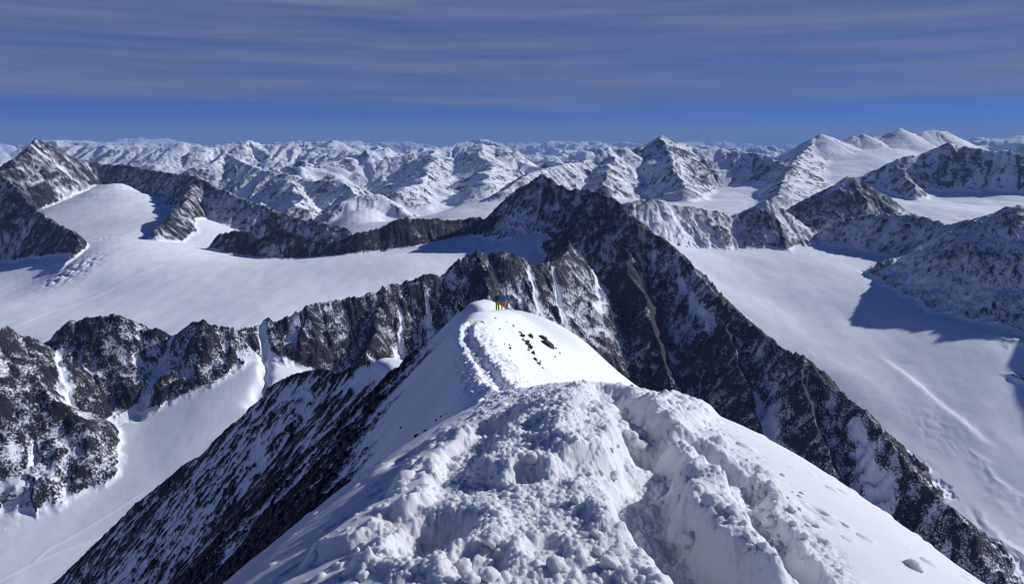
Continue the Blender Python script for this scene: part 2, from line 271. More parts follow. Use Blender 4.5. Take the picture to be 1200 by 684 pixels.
# steps and cracks in the ice: plan polylines
def plan(*pp): return [PZ(*p)[:2] for p in pp]
CRACKS = [(plan((1055, 505, -560), (1080, 540, -585), (1095, 555, -597)), 5, 1.5), (plan((1110, 560, -602), (1140, 600, -628), (1160, 640, -650)), 5, 1.6)]
ROLL = plan((1020, 410, -480), (1060, 440, -505), (1085, 462, -525), (1105, 480, -540), (1130, 500, -556), (1150, 520, -572), (1180, 540, -588))
ICEFALL = [(plan((92, 320, -345))[0], 42, 6.0), (plan((112, 272, -283))[0], 50, 2.5), (plan((76, 326, -352))[0], 34, 5.0), (plan((1095, 500, -556))[0], 40, 0.8)]
COULOIRS = [([P(200, 396, 1264), P(186, 430, 1215), P(172, 456, 1180), P(160, 480, 1140)], 8, 10),
            ([P(308, 398, 1320), P(312, 425, 1275), P(312, 452, 1215), P(300, 475, 1150)], 10, 10),
            ([P(66, 416, 1218), P(73, 445, 1160), P(84, 476, 1105)], 6, 6),
            ([P(648, 310, 1600), P(662, 350, 1510), P(680, 395, 1430), P(700, 440, 1360)], 10, 10),
            ([P(686, 298, 1800), P(698, 322, 1740), P(706, 350, 1660), P(700, 385, 1590)], 7, 5),
            ([P(884, 462, 1400), P(896, 490, 1340), P(905, 520, 1280), P(915, 545, 1235)], 13, 6),
            ([P(796, 330, 1760), P(812, 362, 1680), P(832, 392, 1590)], 7, 4),
            ([P(1000, 500, 1260), P(1018, 540, 1190), P(1040, 575, 1130)], 11, 5),
            ([P(470, 350, 1420), P(468, 380, 1370), P(462, 410, 1310)], 6, 5),
            ([P(500, 340, 1460), P(506, 370, 1400), P(500, 400, 1340)], 6, 5),
            ([P(620, 322, 1560), P(632, 355, 1490), P(650, 390, 1420)], 8, 5)]
TRACKS = [plan((-10, 682, -522), (35, 655, -512), (55, 637, -507), (90, 615, -497), (150, 577, -480), (165, 570, -478)),
          plan((35, 655, -512), (70, 640, -508), (110, 625, -502), (140, 605, -494)),
          plan((-20, 615, -505), (60, 590, -494), (110, 572, -485)),
          plan((20, 380, -383), (60, 365, -378), (100, 352, -371), (150, 330, -352), (190, 315, -336))]
BERG = plan((-160, 640, -510), (-20, 590, -497), (10, 578, -490), (40, 560, -480), (70, 548, -472), (110, 540, -468))

def far_field(x, y):
    D = np.hypot(x, y)
    az = np.arctan2(x, y)
    wx = x + 420 * pn(x / 2100, y / 2100, 3) + 110 * pn(x / 620, y / 620, 4); wy = y + 420 * pn(x / 2100, y / 2100, 5) + 110 * pn(x / 620, y / 620, 6)
    fine = ridged(wx, wy, 420.0, 5, 20, 0.52) - 0.45
    p1 = np.maximum(pyramids(wx, wy, 2700.0, 1), -0.25) * 2700; p2 = np.maximum(pyramids(wx, wy, 1150.0, 2), -0.2) * 1150; p3 = np.maximum(pyramids(wx, wy, 480.0, 3), -0.2) * 480
    h1 = -1060 + 0.52 * p1 + 0.38 * p2 + 0.36 * p3 + 75 * fine
    q1 = np.maximum(pyramids(wx, wy, 5200.0, 4), -0.2) * 5200; q2 = np.maximum(pyramids(wx, wy, 2300.0, 5), -0.2) * 2300; q3 = np.maximum(pyramids(wx, wy, 1000.0, 6), -0.2) * 1000
    h2 = -1290 + (0.40 + 0.06 * pn(x / 15000.0, y / 15000.0, 8)) * q1 + 0.36 * q2 + 0.36 * q3 + 110 * fine
    w = sstep(9500, 16000, D)
    h = h1 * (1 - w) + h2 * w
    # no summit out there reaches our height
    cap = -70 - 0.0019 * D
    h = np.where(h > cap, cap + (h - cap) * 0.55, h)
    h -= D * D / (2 * 6.371e6) * sstep(12000, 30000, D)
    # lower where the glaciers on the right stand
    low = sstep(0.24, 0.36, az) * (1 - sstep(7000, 9000, D))
    return h - 500 * low - 900 * (1 - sstep(3600, 5200, D))

# ------------------------------------------------------------------ features of the trodden snow
def smooth_near(x, y):
    h = np.full(np.shape(x), -1e4)
    for r in NEARS: h = np.maximum(h, cand(r, x, y, False)[0])
    return h

def cand(r, x, y, detail=True):
    best = np.full(np.shape(x), -1e4, f32); bt = np.zeros(np.shape(x), f32); bd = np.zeros(np.shape(x), f32); bs = np.zeros(np.shape(x), bool)
    n = len(r.p); q_sn, q_sf = r.sn, r.sf
    for i in range(n - 1):
        a, b = r.p[i], r.p[i + 1]
        ex, ey = b[0] - a[0], b[1] - a[1]; L = math.hypot(ex, ey) + 1e-9
        su = ((x - a[0]) * ex + (y - a[1]) * ey) / (L * L)
        s = np.clip(su, 0, 1)
        d = np.hypot(x - (a[0] + s * ex), y - (a[1] + s * ey))
        cr = -(ex * (y - a[1]) - ey * (x - a[0])) / L
        side = cr > 0                                          # right of the line = near side
        sf_ = 0.5 + 0.5 * cr / (d + 1e-3)                      # turns smoothly round the ends of a piece
        sm = q_sf + (q_sn - q_sf) * sf_
        if r.cn is None:
            fall = d * sm
        else:
            c = r.cf + (r.cn - r.cf) * sf_; d0 = sm / (2 * c)
            over = np.abs(su - s) * L
            fall = np.where(d < d0, c * d * d, c * d0 * d0 + sm * (d - d0)) + 0.6 * over * np.exp(-np.abs(cr) / 2.0)
        h = a[2] + s * (b[2] - a[2]) - fall
        m = h > best
        best = np.where(m, h, best); bt = np.where(m, r.t[i] + s * L, bt); bd = np.where(m, d, bd); bs = np.where(m, side, bs)
    return best, bt, bd, bs

def locate(px, py, fn, d0=1.0, d1=400.0):
    """where the sight line first meets the surface fn"""
    d = ray(px, py); d = d / d[1]
    ts = np.geomspace(d0, d1, 700)
    h = fn(d[0] * ts, d[1] * ts)
    i = np.argmax(h >= d[2] * ts) if np.any(h >= d[2] * ts) else len(ts) - 1
    lo, hi = ts[max(i - 1, 0)], ts[i]
    for _ in range(11):
        m = 0.5 * (lo + hi)
        if fn(np.array([d[0] * m]), np.array([m]))[0] >= d[2] * m: hi = m
        else: lo = m
    return np.array([d[0] * hi, hi, d[2] * hi])

GP = lambda pp: [locate(a, b, smooth_near, 1.0, 60)[:2] for a, b in pp]
TRENCH = [(GP([(900, 720), (862, 690), (830, 660), (792, 625), (765, 592), (752, 565), (762, 542), (757, 516), (737, 492), (718, 470), (709, 452)]), 0.20, 0.31),
          (GP([(960, 700), (925, 660), (900, 620), (882, 590), (868, 568), (845, 540), (815, 520)]), 0.13, 0.17)]
MOUND = [(GP([(900, 690), (872, 640), (850, 600), (822, 572), (800, 548)]), 0.17, 0.10), (GP([(690, 530), (688, 505), (690, 480), (694, 462)]), 0.34, 0.14), (GP([(400, 640), (440, 610), (470, 600), (500, 545), (530, 525)]), 0.16, 0.12), (GP([(615, 545), (640, 505), (640, 475)]), 0.30, 0.14), (GP([(760, 500), (800, 480), (830, 480)]), 0.30, 0.14)]
PITS = [(515, 622, 0.26, 0.20), (575, 503, 0.34, 0.22), (480, 535, 0.26, 0.09), (618, 560, 0.12, 0.10), (665, 475, 0.26, 0.10), (892, 575, 0.17, 0.09), (870, 545, 0.2, 0.08), (800, 500, 0.22, 0.08), (745, 470, 0.26, 0.10), (960, 598, 0.07, 0.05), (985, 612, 0.05, 0.05), (955, 628, 0.07, 0.03), (960, 677, 0.05, 0.05), (640, 640, 0.12, 0.06), (560, 655, 0.16, 0.08)]
PITS = [(locate(a, b, smooth_near, 1.0, 60)[:2], w, d) for a, b, w, d in PITS]
TROD = GP([(640, 720), (650, 620), (665, 560), (685, 500), (700, 460)])
TROD = [(0.06, 0.6)] + TROD + [(1.2, 17.0)]
TRAIL = GP([(596, 459), (580, 447), (570, 432), (560, 420), (553, 408), (547, 395), (547, 385), (552, 374), (560, 368)])
TRAIL2 = GP([(620, 457), (600, 446), (585, 430), (572, 410), (563, 394), (560, 380), (566, 370)])

def trodden(x, y):
    """snow kicked up by feet: trenches, walls, lumps. Only the first metres."""
    z = np.zeros(np.shape(x), f32)
    r = np.hypot(x, y)
    m = (r < 24)
    X = x[m]; Y = y[m]; R = r[m]
    wob = 0.10 * pn(X / 0.5, Y / 0.5, 3) + 0.04 * pn(X / 0.17, Y / 0.17, 4)
    d, t, sd = polydist(X, Y, TROD)
    n1 = pn(X / 0.9, Y / 0.9, 9)
    tr = 1 - sstep(0.85, 1.25, d + 0.45 * n1 + 3 * wob)
    tr *= 1 - sstep(14.5, 16.5, Y)
    for pts, w, h in TRENCH:
        tr = np.maximum(tr, (1 - sstep(0.25, 0.55, polydist(X, Y, pts)[0] + 0.2 * n1)) * (1 - sstep(14.5, 16.5, Y)))
    zz = np.zeros(X.shape, f32)
    for pts, w, h in MOUND:
        d, t, sd = polydist(X, Y, pts); d = np.sqrt(d * d + 0.25 * w * w) - 0.5 * w + wob * 0.7 * sstep(0, w, d)
        zz += h * (1 - sstep(0.35 * w, 1.25 * w, d))
    for pts, w, dep in TRENCH:
        d, t, sd = polydist(X, Y, pts); ww = w * (1 + 0.35 * pn(t / 0.6, t * 0 + 2.2, 5)); d = np.sqrt(d * d + 0.16 * ww * ww) - 0.4 * ww + wob * 0.7 * sstep(0, ww, d)
        q = (1 - sstep(0.25 * ww, 1.4 * ww, d)) * (1 - 0.75 * sstep(9.5, 12.5, Y))
        zz -= dep * (0.85 + 0.4 * pn(t / 0.45, t * 0, 6)) * q
        zz += 0.25 * dep * np.exp(-((d - 1.7 * ww) / (0.7 * ww)) ** 2) * (0.6 + 0.8 * pn(X / 0.35, Y / 0.35, 7))
    for c, w, dep in PITS:
        dx, dy = X - c[0], Y - c[1]
        d = np.hypot(dx, dy * 0.7) + wob * 0.6 * min(1, w / 0.2)
        zz -= 0.75 * dep * (1 - sstep(0.35 * w, 1.1 * w, d))
        zz += 0.3 * dep * np.exp(-((d - 1.35 * w) / (0.4 * w)) ** 2)
    big = 0.045 * (billow(X, Y, 0.85, 2, 12) - 0.32) + 0.034 * (billow(X, Y, 0.33, 2, 14) - 0.30) - 0.03
    cr = 0.5 + 0.9 * pn(X / 0.6, Y / 0.6, 33)
    cr = np.clip(cr, 0.12, 1)
    c1 = clods(X + wob * 0.9, Y - wob * 0.9, 0.17, 3, 0.28) * 0.17 * 0.42 * cr
    c2 = clods(X + .3 * wob, Y, 0.085, 5, 0.85) * 0.085 * 0.45 * np.clip(cr * 1.3, .3, 1)
    c3 = clods(X, Y, 0.04, 8, 0.9) * 0.04 * 0.9
    fine = 0.030 * (billow(X, Y, 0.09, 4, 22, 0.7) - 0.2)
    zz += tr * (big + np.maximum(c1, c2) + 0.9 * c3 + fine)
    # crust beside it: small wind ripples, a few crumbs
    cru = (1 - tr)
    left = sstep(0.0, 0.5, -(X - 0.1 * Y))
    zz += cru * (0.035 * fbm(X, Y, 1.9, 3, 16) + 0.010 * left * fbm(X * 0.6 + Y * 0.8, (Y * 0.6 - X * 0.8) * 2.6, 0.35, 4, 18, 0.6))
    edge = np.exp(-((R * 0 + d - 0) * 0)) * sstep(0.0, 0.25, 1 - tr) * (1 - sstep(0.3, 1.0, polydist(X, Y, TROD)[0] - 1.0))
    zz += edge * (clods(X, Y, 0.16, 31, 0.28) * 0.16 * 0.6 + clods(X, Y, 0.07, 32, 0.3) * 0.07 * 0.7)
    zz += cru * (1 - edge) * clods(X, Y, 0.11, 35, 0.05) * 0.11 * 0.35
    zz *= 1 - sstep(17, 23, R)
    z[m] = zz
    return z

def trail_relief(x, y):
    z = np.zeros(np.shape(x), f32)
    r = np.hypot(x, y)
    m = (r > 17) & (r < 100) & (np.abs(x) < 30)
    X = x[m]; Y = y[m]
    w = 0.25 * pn(X / 1.5, Y / 1.5, 2) + 0.1 * pn(X / 0.5, Y / 0.5, 4)
    d, t, sd = polydist(X, Y, TRAIL); d2, t2, _ = polydist(X, Y, TRAIL2)
    e = 1 - sstep(74, 80, Y)
    zz = -0.25 * (1 - sstep(0.10, 0.5, d + w * 0.4)) + 0.06 * np.exp(-((d - 0.6 + w * .5) / 0.25) ** 2)
    tr = 1 - sstep(0.7, 1.5, np.minimum(d2, d) + 1.6 * w)
    zz += tr * (0.14 * billow(X, Y, 0.7, 3, 7) + clods(X + w, Y - w, 0.32, 2, 0.7) * 0.32 * 0.6 + 0.03 * pn(X / .15, Y / .15, 9))
    zz += 0.10 * fbm(X, Y, 5.0, 3, 6)
    zz += (1 - tr) * sstep(0, 2, -sd * d) * 0.10 * (billow(X, Y, 2.2, 4, 27) - .2) * sstep(-.1, .4, pn(X / 7, Y / 7, 28))
    z[m] = zz * e
    return z

# ------------------------------------------------------------------ the whole surface
def surface(x, y):
    """height, owner ridge (-1 = ice/valley), rock score and track mask"""
    r = np.hypot(x, y)
    rmin, rmax = float(r.min()), float(r.max())
    base = coarse(rbf, x, y)
    if rmax > 500:
        rt = sstep(0.05, 0.3, np.arctan2(x, y))
        base = base + sstep(2800, 3600, r) * (34 * fbm(x, y, 900, 3, 55) + 6 * fbm(x, y, 160, 3, 56)) + rt * (1 - sstep(2800, 3600, r)) * (14 * fbm(x + .4 * y, (y - .4 * x) * .6, 330, 2, 57))
        base = base + 2.2 * fbm(x, y, 210, 3, 50) + 0.5 * fbm(x + y * .5, y - .5 * x, 45, 3, 52)
        for pts, w, h in CRACKS:
            d, t, sd = polydist(x, y, pts)
            wv = w * (1 + 0.6 * pn(t / 22, t * 0, 3)); d = np.abs(d + 3.5 * pn(x / 14, y / 14, 5))
            L = t.max() + 1; en = sstep(0, 40, t) * (1 - sstep(L - 60, L, t)) * sstep(-0.35, 0.25, pn(t / 38, t * 0 + 4.4, 9))
            base = base - h * en * np.exp(-(d / wv) ** 2) + 0.6 * h * en * np.exp(-((d - 2.2 * wv) / (1.6 * wv)) ** 2) * (sd > 0)
        for c, w, h in ICEFALL:
            q = np.exp(-((x - c[0]) ** 2 + ((y - c[1]) * 0.6) ** 2) / (w * w))
            base = base - q * h * (ridged(x * 0.8 - y * .3, y * 0.5 + x * .3, 17, 3, 70) - 0.35) * 1.4
        d, t, sd = polydist(x, y, ROLL); d = d + 2 * pn(x / 20, y / 20, 7); sg = sd * d
        base = base + 5 * (0.5 - 0.5 * np.tanh(sg / 7.0)) * np.exp(-np.maximum(0, -sg) / 60.0) * sstep(0, 120, t) * (1 - sstep(t.max() - 80, t.max(), t)) * (1 - sstep(100, 200, d))
        d, t, sd = polydist(x, y, BERG)
        sg = sd * d
        base = base + 5 * (0.5 + 0.5 * np.tanh(sg / 9.0)) * np.exp(-np.maximum(0, sg) / 50.0) * sstep(0, 60, t) * (1 - sstep(t.max() - 60, t.max(), t)) * (1 - sstep(60, 120, d))
    h = np.asarray(base, f32)
    own = np.full(np.shape(x), -1, np.int16)
    rock = np.full(np.shape(x), -3.0, f32)
    if rmax > 3600:
        ff = far_field(x, y).astype(f32)
        wv = sstep(7500, 10500, r); h = h * (1 - wv) + (-1300) * wv
        m = ff > h; k = 40.0
        hh = np.maximum(h, ff) + np.maximum(0, k - np.abs(h - ff)) ** 2 / (4 * k)
        own = np.where(ff > h - 10, 999, own).astype(np.int16)
        rock = np.where(ff > h, -0.56 + 0.16 * sstep(10000, 20000, r), rock); h = hh
    # shared noise fields
    if rmax > 250:
        lam_fine = 46.0 if rmax < 6000 else 120.0
        NB = (ridged(x, y, 260.0, 4, 2) if rmax < 6000 else ridged(x, y, 560.0, 5, 2, 0.55)) - 0.45
        NF = fbm(x, y, lam_fine, 5, 12, 0.6)
        NFr = ridged(x, y, lam_fine * 0.6, 5, 17, 0.66) - 0.4
        NS = fbm(x, y, lam_fine * 0.35, 4, 33, 0.8)
    hs = h.copy()
    for q in RID:
        if q.near and rmin > 700: continue
        if (not q.near) and rmax < 350: continue
        zt = q.p[:, 2].max(); sl = min(q.sn, q.sf); reach = (zt + 950) / sl if not q.near else 420
        m = (x > q.p[:, 0].min() - reach) & (x < q.p[:, 0].max() + reach) & (y > q.p[:, 1].min() - reach) & (y < q.p[:, 1].max() + reach)
        if not m.any(): continue
        X = x[m]; Y = y[m]
        wa = 0.0 if q.near else (q.gl * (0.11 if q.main else 0.40))
        wl = q.gl * 2.2
        ch, t, d, side = cand(q, X + wa * pn(X / wl, Y / wl, 81) + wa * .5 * pn(X / wl * 2.7, Y / wl * 2.7, 82), Y + wa * pn(X / wl, Y / wl, 83) + wa * .5 * pn(X / wl * 2.7, Y / wl * 2.7, 84)) if wa else cand(q, X, Y)
        near_score = None
        if q.near:
            rk = np.full(X.shape, q.rock, f32)
            if True:
                tt = t + 0.3 * d                                  # streaks slant down the fall line
                wx = 1.2 * pn(X / 9, Y / 9, 61)
                fu = -0.95 * X - 0.31 * Y; fv = -0.31 * X + 0.95 * Y + wx
                st = 0.40 * pn(fv / 4.2, fu / 9.0, 41) + 0.70 * pn(fv / 1.7, fu / 3.8, 43) + 0.80 * pn(fv / 0.8, fu / 1.8, 45) + 0.5 * pn(X / .45, Y / .45, 47)
                pat = pn(X / 16.0, Y / 16.0, 48) * 0.55
                if q.owner == 'rock_flank':
                    rk = 0.13 + 1.0 * st + 0.3 * pat + 0.25 * np.where(d < 3, 1 - d / 3, 0) - 0.25 * (t < 55)
                else:
                    # the shaded side turns to rock some way below the crest
                    yq = np.clip((Y - 20) / 60, 0, 1)
                    start = 6.5 - 2.5 * yq
                    lf = sstep(start - 2.5, start + 5.5, d + 3.0 * pn(X / 8, Y / 8, 49)) * (~side) * sstep(18, 26, Y)
                    rk = -0.80 + 0.95 * lf + 0.80 * st * (0.45 + 0.55 * lf) + 0.5 * pat * lf
                    rk = np.where(side | (Y < 19), -3.0, rk)
                    if Y.max() > 80:      # back side of the crest and the gap to the next hump
                        rk = np.where((Y > 84) & (~side), np.maximum(rk, -0.3 + 0.75 * st + .4 * pat + 0.5 * sstep(3, 9, d) - 0.6 * (Y > 143) * (d < 7)), rk)
                rel = np.clip(rk + 0.25, 0, 1.2) * 0.85
                ch = ch + rel * np.minimum(1, d / 2 + .3) + (q.amp * 0.6 * fbm(X, Y, 14, 4, 66) if q.owner == 'rock_flank' else 0.25 * fbm(X, Y, 9, 3, 67) * sstep(20, 40, Y))
        else:
            fd = d / (d + q.fade)
            fd2 = 0.22 + 0.78 * fd
            wv = pn(X / (q.gl * 3), Y / (q.gl * 3), q.seed % 50) * q.gl * 0.7
            g = pn((t + wv) / q.gl, d / (q.gl * 5.0), q.seed % 37)
            g2 = pn((t + wv * .5) / (q.gl * 0.43), d / (q.gl * 2.2), q.seed % 31)
            g3 = pn((t + wv * .3) / (q.gl * 0.20), d / (q.gl * 0.95), q.seed % 29)
            led = pn((ch + 16 * pn(X / 60, Y / 60, 38)) / (9.0 if not q.far else 24.0), t / (q.gl * 1.3), 39)
            gl_ = (1 - np.abs(g) * 1.9) * 0.65 + (1 - np.abs(g2) * 1.9) * 0.35
            sc = d.max() and 1.0
            jag = q.jag * pn(t / (q.gl * 0.30), t * 0 + 0.5, 4) * np.exp(-d / (q.gl * 0.6)) + q.jag * 0.7 * pn(t / (q.gl * 0.11), t * 0 + 1.5, 6) * np.exp(-d / (q.gl * 0.25))
            ch = ch + q.gul * (gl_ - 0.45 + 0.16 * g3) * fd + 1.2 * led * fd2 + (0.38 if q.far else 1.0) * q.amp * (1.6 * NB[m] * fd + 0.85 * NFr[m] * fd2 + 0.45 * NF[m] * fd2 + 0.17 * NS[m] * fd2) + jag
            rk = np.where(side, q.rock, q.rockf) - 0.22 + 0.75 * (gl_ - 0.4) + 0.5 * NB[m] + 0.9 * NFr[m] + 0.45 * NF[m] + 0.75 * NS[m] + 0.36 * g3 + 0.30 * led + 0.25 * np.exp(-d / 25.0)
            if q.far: rk = (rk + 0.22) * 0.62 - 0.40
            rk = rk.astype(f32)
        hm = h[m]; k = q.k
        hn = np.maximum(hm, ch) + np.maximum(0, k - np.abs(hm - ch)) ** 2 / (4 * k)
        up = ch - hm
        om = own[m]; rm = rock[m]
        if not q.near and not q.far and q.main:
            hn = hn - 3.5 * np.exp(-((up + 11) / 2.6) ** 2) * sstep(0.0, 0.35, pn(t / 55.0, t * 0 + 1.7, 14))
        blend = sstep(-k * 0.5, k * 0.8, up)
        rm = rm * (1 - blend) + rk * blend
        om[up > 0] = q.id
        h[m] = hn; own[m] = om; rock[m] = rm
    if rmax > 1000 and rmin < 2500:
        for pts, wd, dep in COULOIRS:
            d, t, sd = polydist(x + 5 * pn(x / 22, y / 22, 91), y + 5 * pn(x / 22, y / 22, 92), [p[:2] for p in pts])
            L = t.max(); wq = wd * (0.5 + 0.8 * t / L)
            q = np.exp(-(d / wq) ** 2) * sstep(0, 25, t + 8)
            h = h - dep * q; rock = rock - 1.8 * np.exp(-(d / (1.1 * wq)) ** 2)
    if rmin < 110:
        sm = r < 110
        h = h + trail_relief(x, y) * (own != 9999)
    if rmin < 24:
        h = h + trodden(x, y)
    tk = np.zeros(np.shape(x), f32)
    if rmax > 600:
        for i, pts in enumerate(TRACKS if rmin > 300 else []):
            d, t, sd = polydist(x, y, pts)
            ww = 2.4 if i < 3 else 6.0
            tk = np.maximum(tk, np.exp(-(d / ww) ** 2) * (own < 0))
    h = h + 0.55 * tk
    return h, own, rock, tk

def ground(x, y):
    return surface(np.atleast_1d(np.asarray(x, float)), np.atleast_1d(np.asarray(y, float)))[0]

# ------------------------------------------------------------------ materials
def new_mat(name):
    m = bpy.data.materials.new(name); m.use_nodes = True
    nt = m.node_tree; nt.nodes.clear()
    out = nt.nodes.new('ShaderNodeOutputMaterial')
    b = nt.nodes.new('ShaderNodeBsdfPrincipled'); nt.links.new(b.outputs[0], out.inputs[0])
    return m, nt, b

def nd(nt, typ, **kw):
    n = nt.nodes.new(typ)
    for k, v in kw.items():
        if k in n.inputs: n.inputs[k].default_value = v
        else: setattr(n, k, v)
    return n

def mathn(nt, op, a, b=None, clamp=False):
    n = nt.nodes.new('ShaderNodeMath'); n.operation = op; n.use_clamp = clamp
    for i, v in enumerate((a, b)):
        if v is None: continue
        if isinstance(v, (int, float)): n.inputs[i].default_value = v
        else: nt.links.new(v, n.inputs[i])
    return n.outputs[0]

def mixc(nt, f, a, b):
    n = nt.nodes.new('ShaderNodeMix'); n.data_type = 'RGBA'
    for s, v in ((n.inputs[0], f), (n.inputs[6], a), (n.inputs[7], b)):
        if isinstance(v, (int, float)): s.default_value = v
        elif isinstance(v, tuple): s.default_value = v
        else: nt.links.new(v, s)
    return n.outputs[2]

def terrain_mat(name, sc1, sc2, bump_d, rock_a, rock_b, snow=(0.86, 0.88, 0.91, 1), thr=0.0, wid=0.10, nz=0.35):
    """snow over rock; the vertex attribute says how steep and bare the ground is"""
    m, nt, b = new_mat(name); L = nt.links
    geo = nd(nt, 'ShaderNodeNewGeometry')
    at = nd(nt, 'ShaderNodeAttribute', attribute_name='rock')
    tk = nd(nt, 'ShaderNodeAttribute', attribute_name='track')
    n1 = nd(nt, 'ShaderNodeTexNoise', Scale=sc1, Detail=5.0, Roughness=0.65); L.new(geo.outputs['Position'], n1.inputs['Vector'])
    n2 = nd(nt, 'ShaderNodeTexNoise', Scale=sc2, Detail=4.0, Roughness=0.6); L.new(geo.outputs['Position'], n2.inputs['Vector'])
    n3 = nd(nt, 'ShaderNodeTexNoise', Scale=sc1 * 4.3, Detail=4.0, Roughness=0.7); L.new(geo.outputs['Position'], n3.inputs['Vector'])
    nn = mathn(nt, 'ADD', mathn(nt, 'SUBTRACT', n1.outputs['Fac'], 0.5), mathn(nt, 'MULTIPLY', mathn(nt, 'SUBTRACT', n3.outputs['Fac'], 0.5), 0.8))
    s = mathn(nt, 'ADD', at.outputs['Fac'], mathn(nt, 'MULTIPLY', nn, nz * 2))
    s = mathn(nt, 'MULTIPLY', mathn(nt, 'SUBTRACT', s, thr - wid), 1 / (2 * wid), clamp=True)
    rc = mixc(nt, mathn(nt, 'MULTIPLY', mathn(nt, 'SUBTRACT', n2.outputs['Fac'], 0.35), 3.0, clamp=True), rock_a, rock_b)
    rc2 = mixc(nt, mathn(nt, 'MULTIPLY', mathn(nt, 'SUBTRACT', n1.outputs['Fac'], 0.35), 2.2, clamp=True), rc, (rock_b[0] * 1.6, rock_b[1] * 1.45, rock_b[2] * 1.3, 1))
    mp = nd(nt, 'ShaderNodeMapping'); mp.inputs['Scale'].default_value = (sc1 * 0.11, sc1 * 0.035, sc1 * 0.1); mp.inputs['Rotation'].default_value = (0, 0, 0.5); L.new(geo.outputs['Position'], mp.inputs['Vector'])
    n4 = nd(nt, 'ShaderNodeTexNoise', Scale=1.0, Detail=6.0, Roughness=0.6); L.new(mp.outputs[0], n4.inputs['Vector'])
    snow2 = mixc(nt, mathn(nt, 'MULTIPLY', mathn(nt, 'SUBTRACT', n4.outputs['Fac'], 0.38), 4.0, clamp=True), (snow[0] * 0.91, snow[1] * 0.93, snow[2] * 0.95, 1), (snow[0] * 1.04, snow[1] * 1.035, snow[2] * 1.03, 1))
    sn = mixc(nt, mathn(nt, 'MULTIPLY', tk.outputs['Fac'], 0.8), snow2, (0.96, 0.97, 0.98, 1))
    col = mixc(nt, s, sn, rc2)
    L.new(col, b.inputs['Base Color'])
    b.inputs['Roughness'].default_value = 0.75
    b.inputs['Specular IOR Level'].default_value = 0.2
    bp = nd(nt, 'ShaderNodeBump', Strength=1.0, Distance=bump_d)
    hgt = mathn(nt, 'MULTIPLY', n1.outputs['Fac'], mathn(nt, 'ADD', s, 0.06))
    L.new(hgt, bp.inputs['Height']); L.new(bp.outputs[0], b.inputs['Normal'])
    return m

def snow_mat():
    m, nt, b = new_mat('trodden_snow'); L = nt.links
    geo = nd(nt, 'ShaderNodeNewGeometry')
    n1 = nd(nt, 'ShaderNodeTexNoise', Scale=30.0, Detail=6.0, Roughness=0.75); L.new(geo.outputs['Position'], n1.inputs['Vector'])
    n2 = nd(nt, 'ShaderNodeTexNoise', Scale=260.0, Detail=3.0, Roughness=0.6); L.new(geo.outputs['Position'], n2.inputs['Vector'])
    b.inputs['Base Color'].default_value = (0.88, 0.90, 0.925, 1)
    b.inputs['Subsurface Weight'].default_value = 0.7; b.inputs['Subsurface Radius'].default_value = (1.0, 1.15, 1.35); b.inputs['Subsurface Scale'].default_value = 0.045
    b.inputs['Roughness'].default_value = 0.6
    b.inputs['Specular IOR Level'].default_value = 0.25
    bp = nd(nt, 'ShaderNodeBump', Strength=1.0, Distance=0.024)
    L.new(mathn(nt, 'ADD', n1.outputs['Fac'], mathn(nt, 'MULTIPLY', n2.outputs['Fac'], 0.35)), bp.inputs['Height'])
    L.new(bp.outputs[0], b.inputs['Normal'])
    return m

M_SNOW = snow_mat()
M_NEAR = terrain_mat('snow_and_slate', 2.6, 0.22, 0.5, (0.016, 0.018, 0.021, 1), (0.05, 0.047, 0.043, 1), thr=0.0, wid=0.07, nz=0.9)
M_MID = terrain_mat('snow_and_gneiss', 0.30, 0.012, 3.0, (0.008, 0.010, 0.014, 1), (0.022, 0.023, 0.027, 1), thr=0.0, wid=0.08, nz=2.0)
M_FAR = terrain_mat('snow_and_far_rock', 0.045, 0.004, 14.0, (0.018, 0.021, 0.028, 1), (0.040, 0.040, 0.043, 1), thr=0.0, wid=0.16, nz=0.9)

# ------------------------------------------------------------------ build the surface meshes
step = 0.075 / Q
th = np.concatenate([np.arange(-180, -60, 4.0), np.arange(-60, -40, 0.5), np.arange(-40, 40, step), np.arange(40, 60, 0.5), np.arange(60, 180.1, 4.0)])
th = np.radians(th)
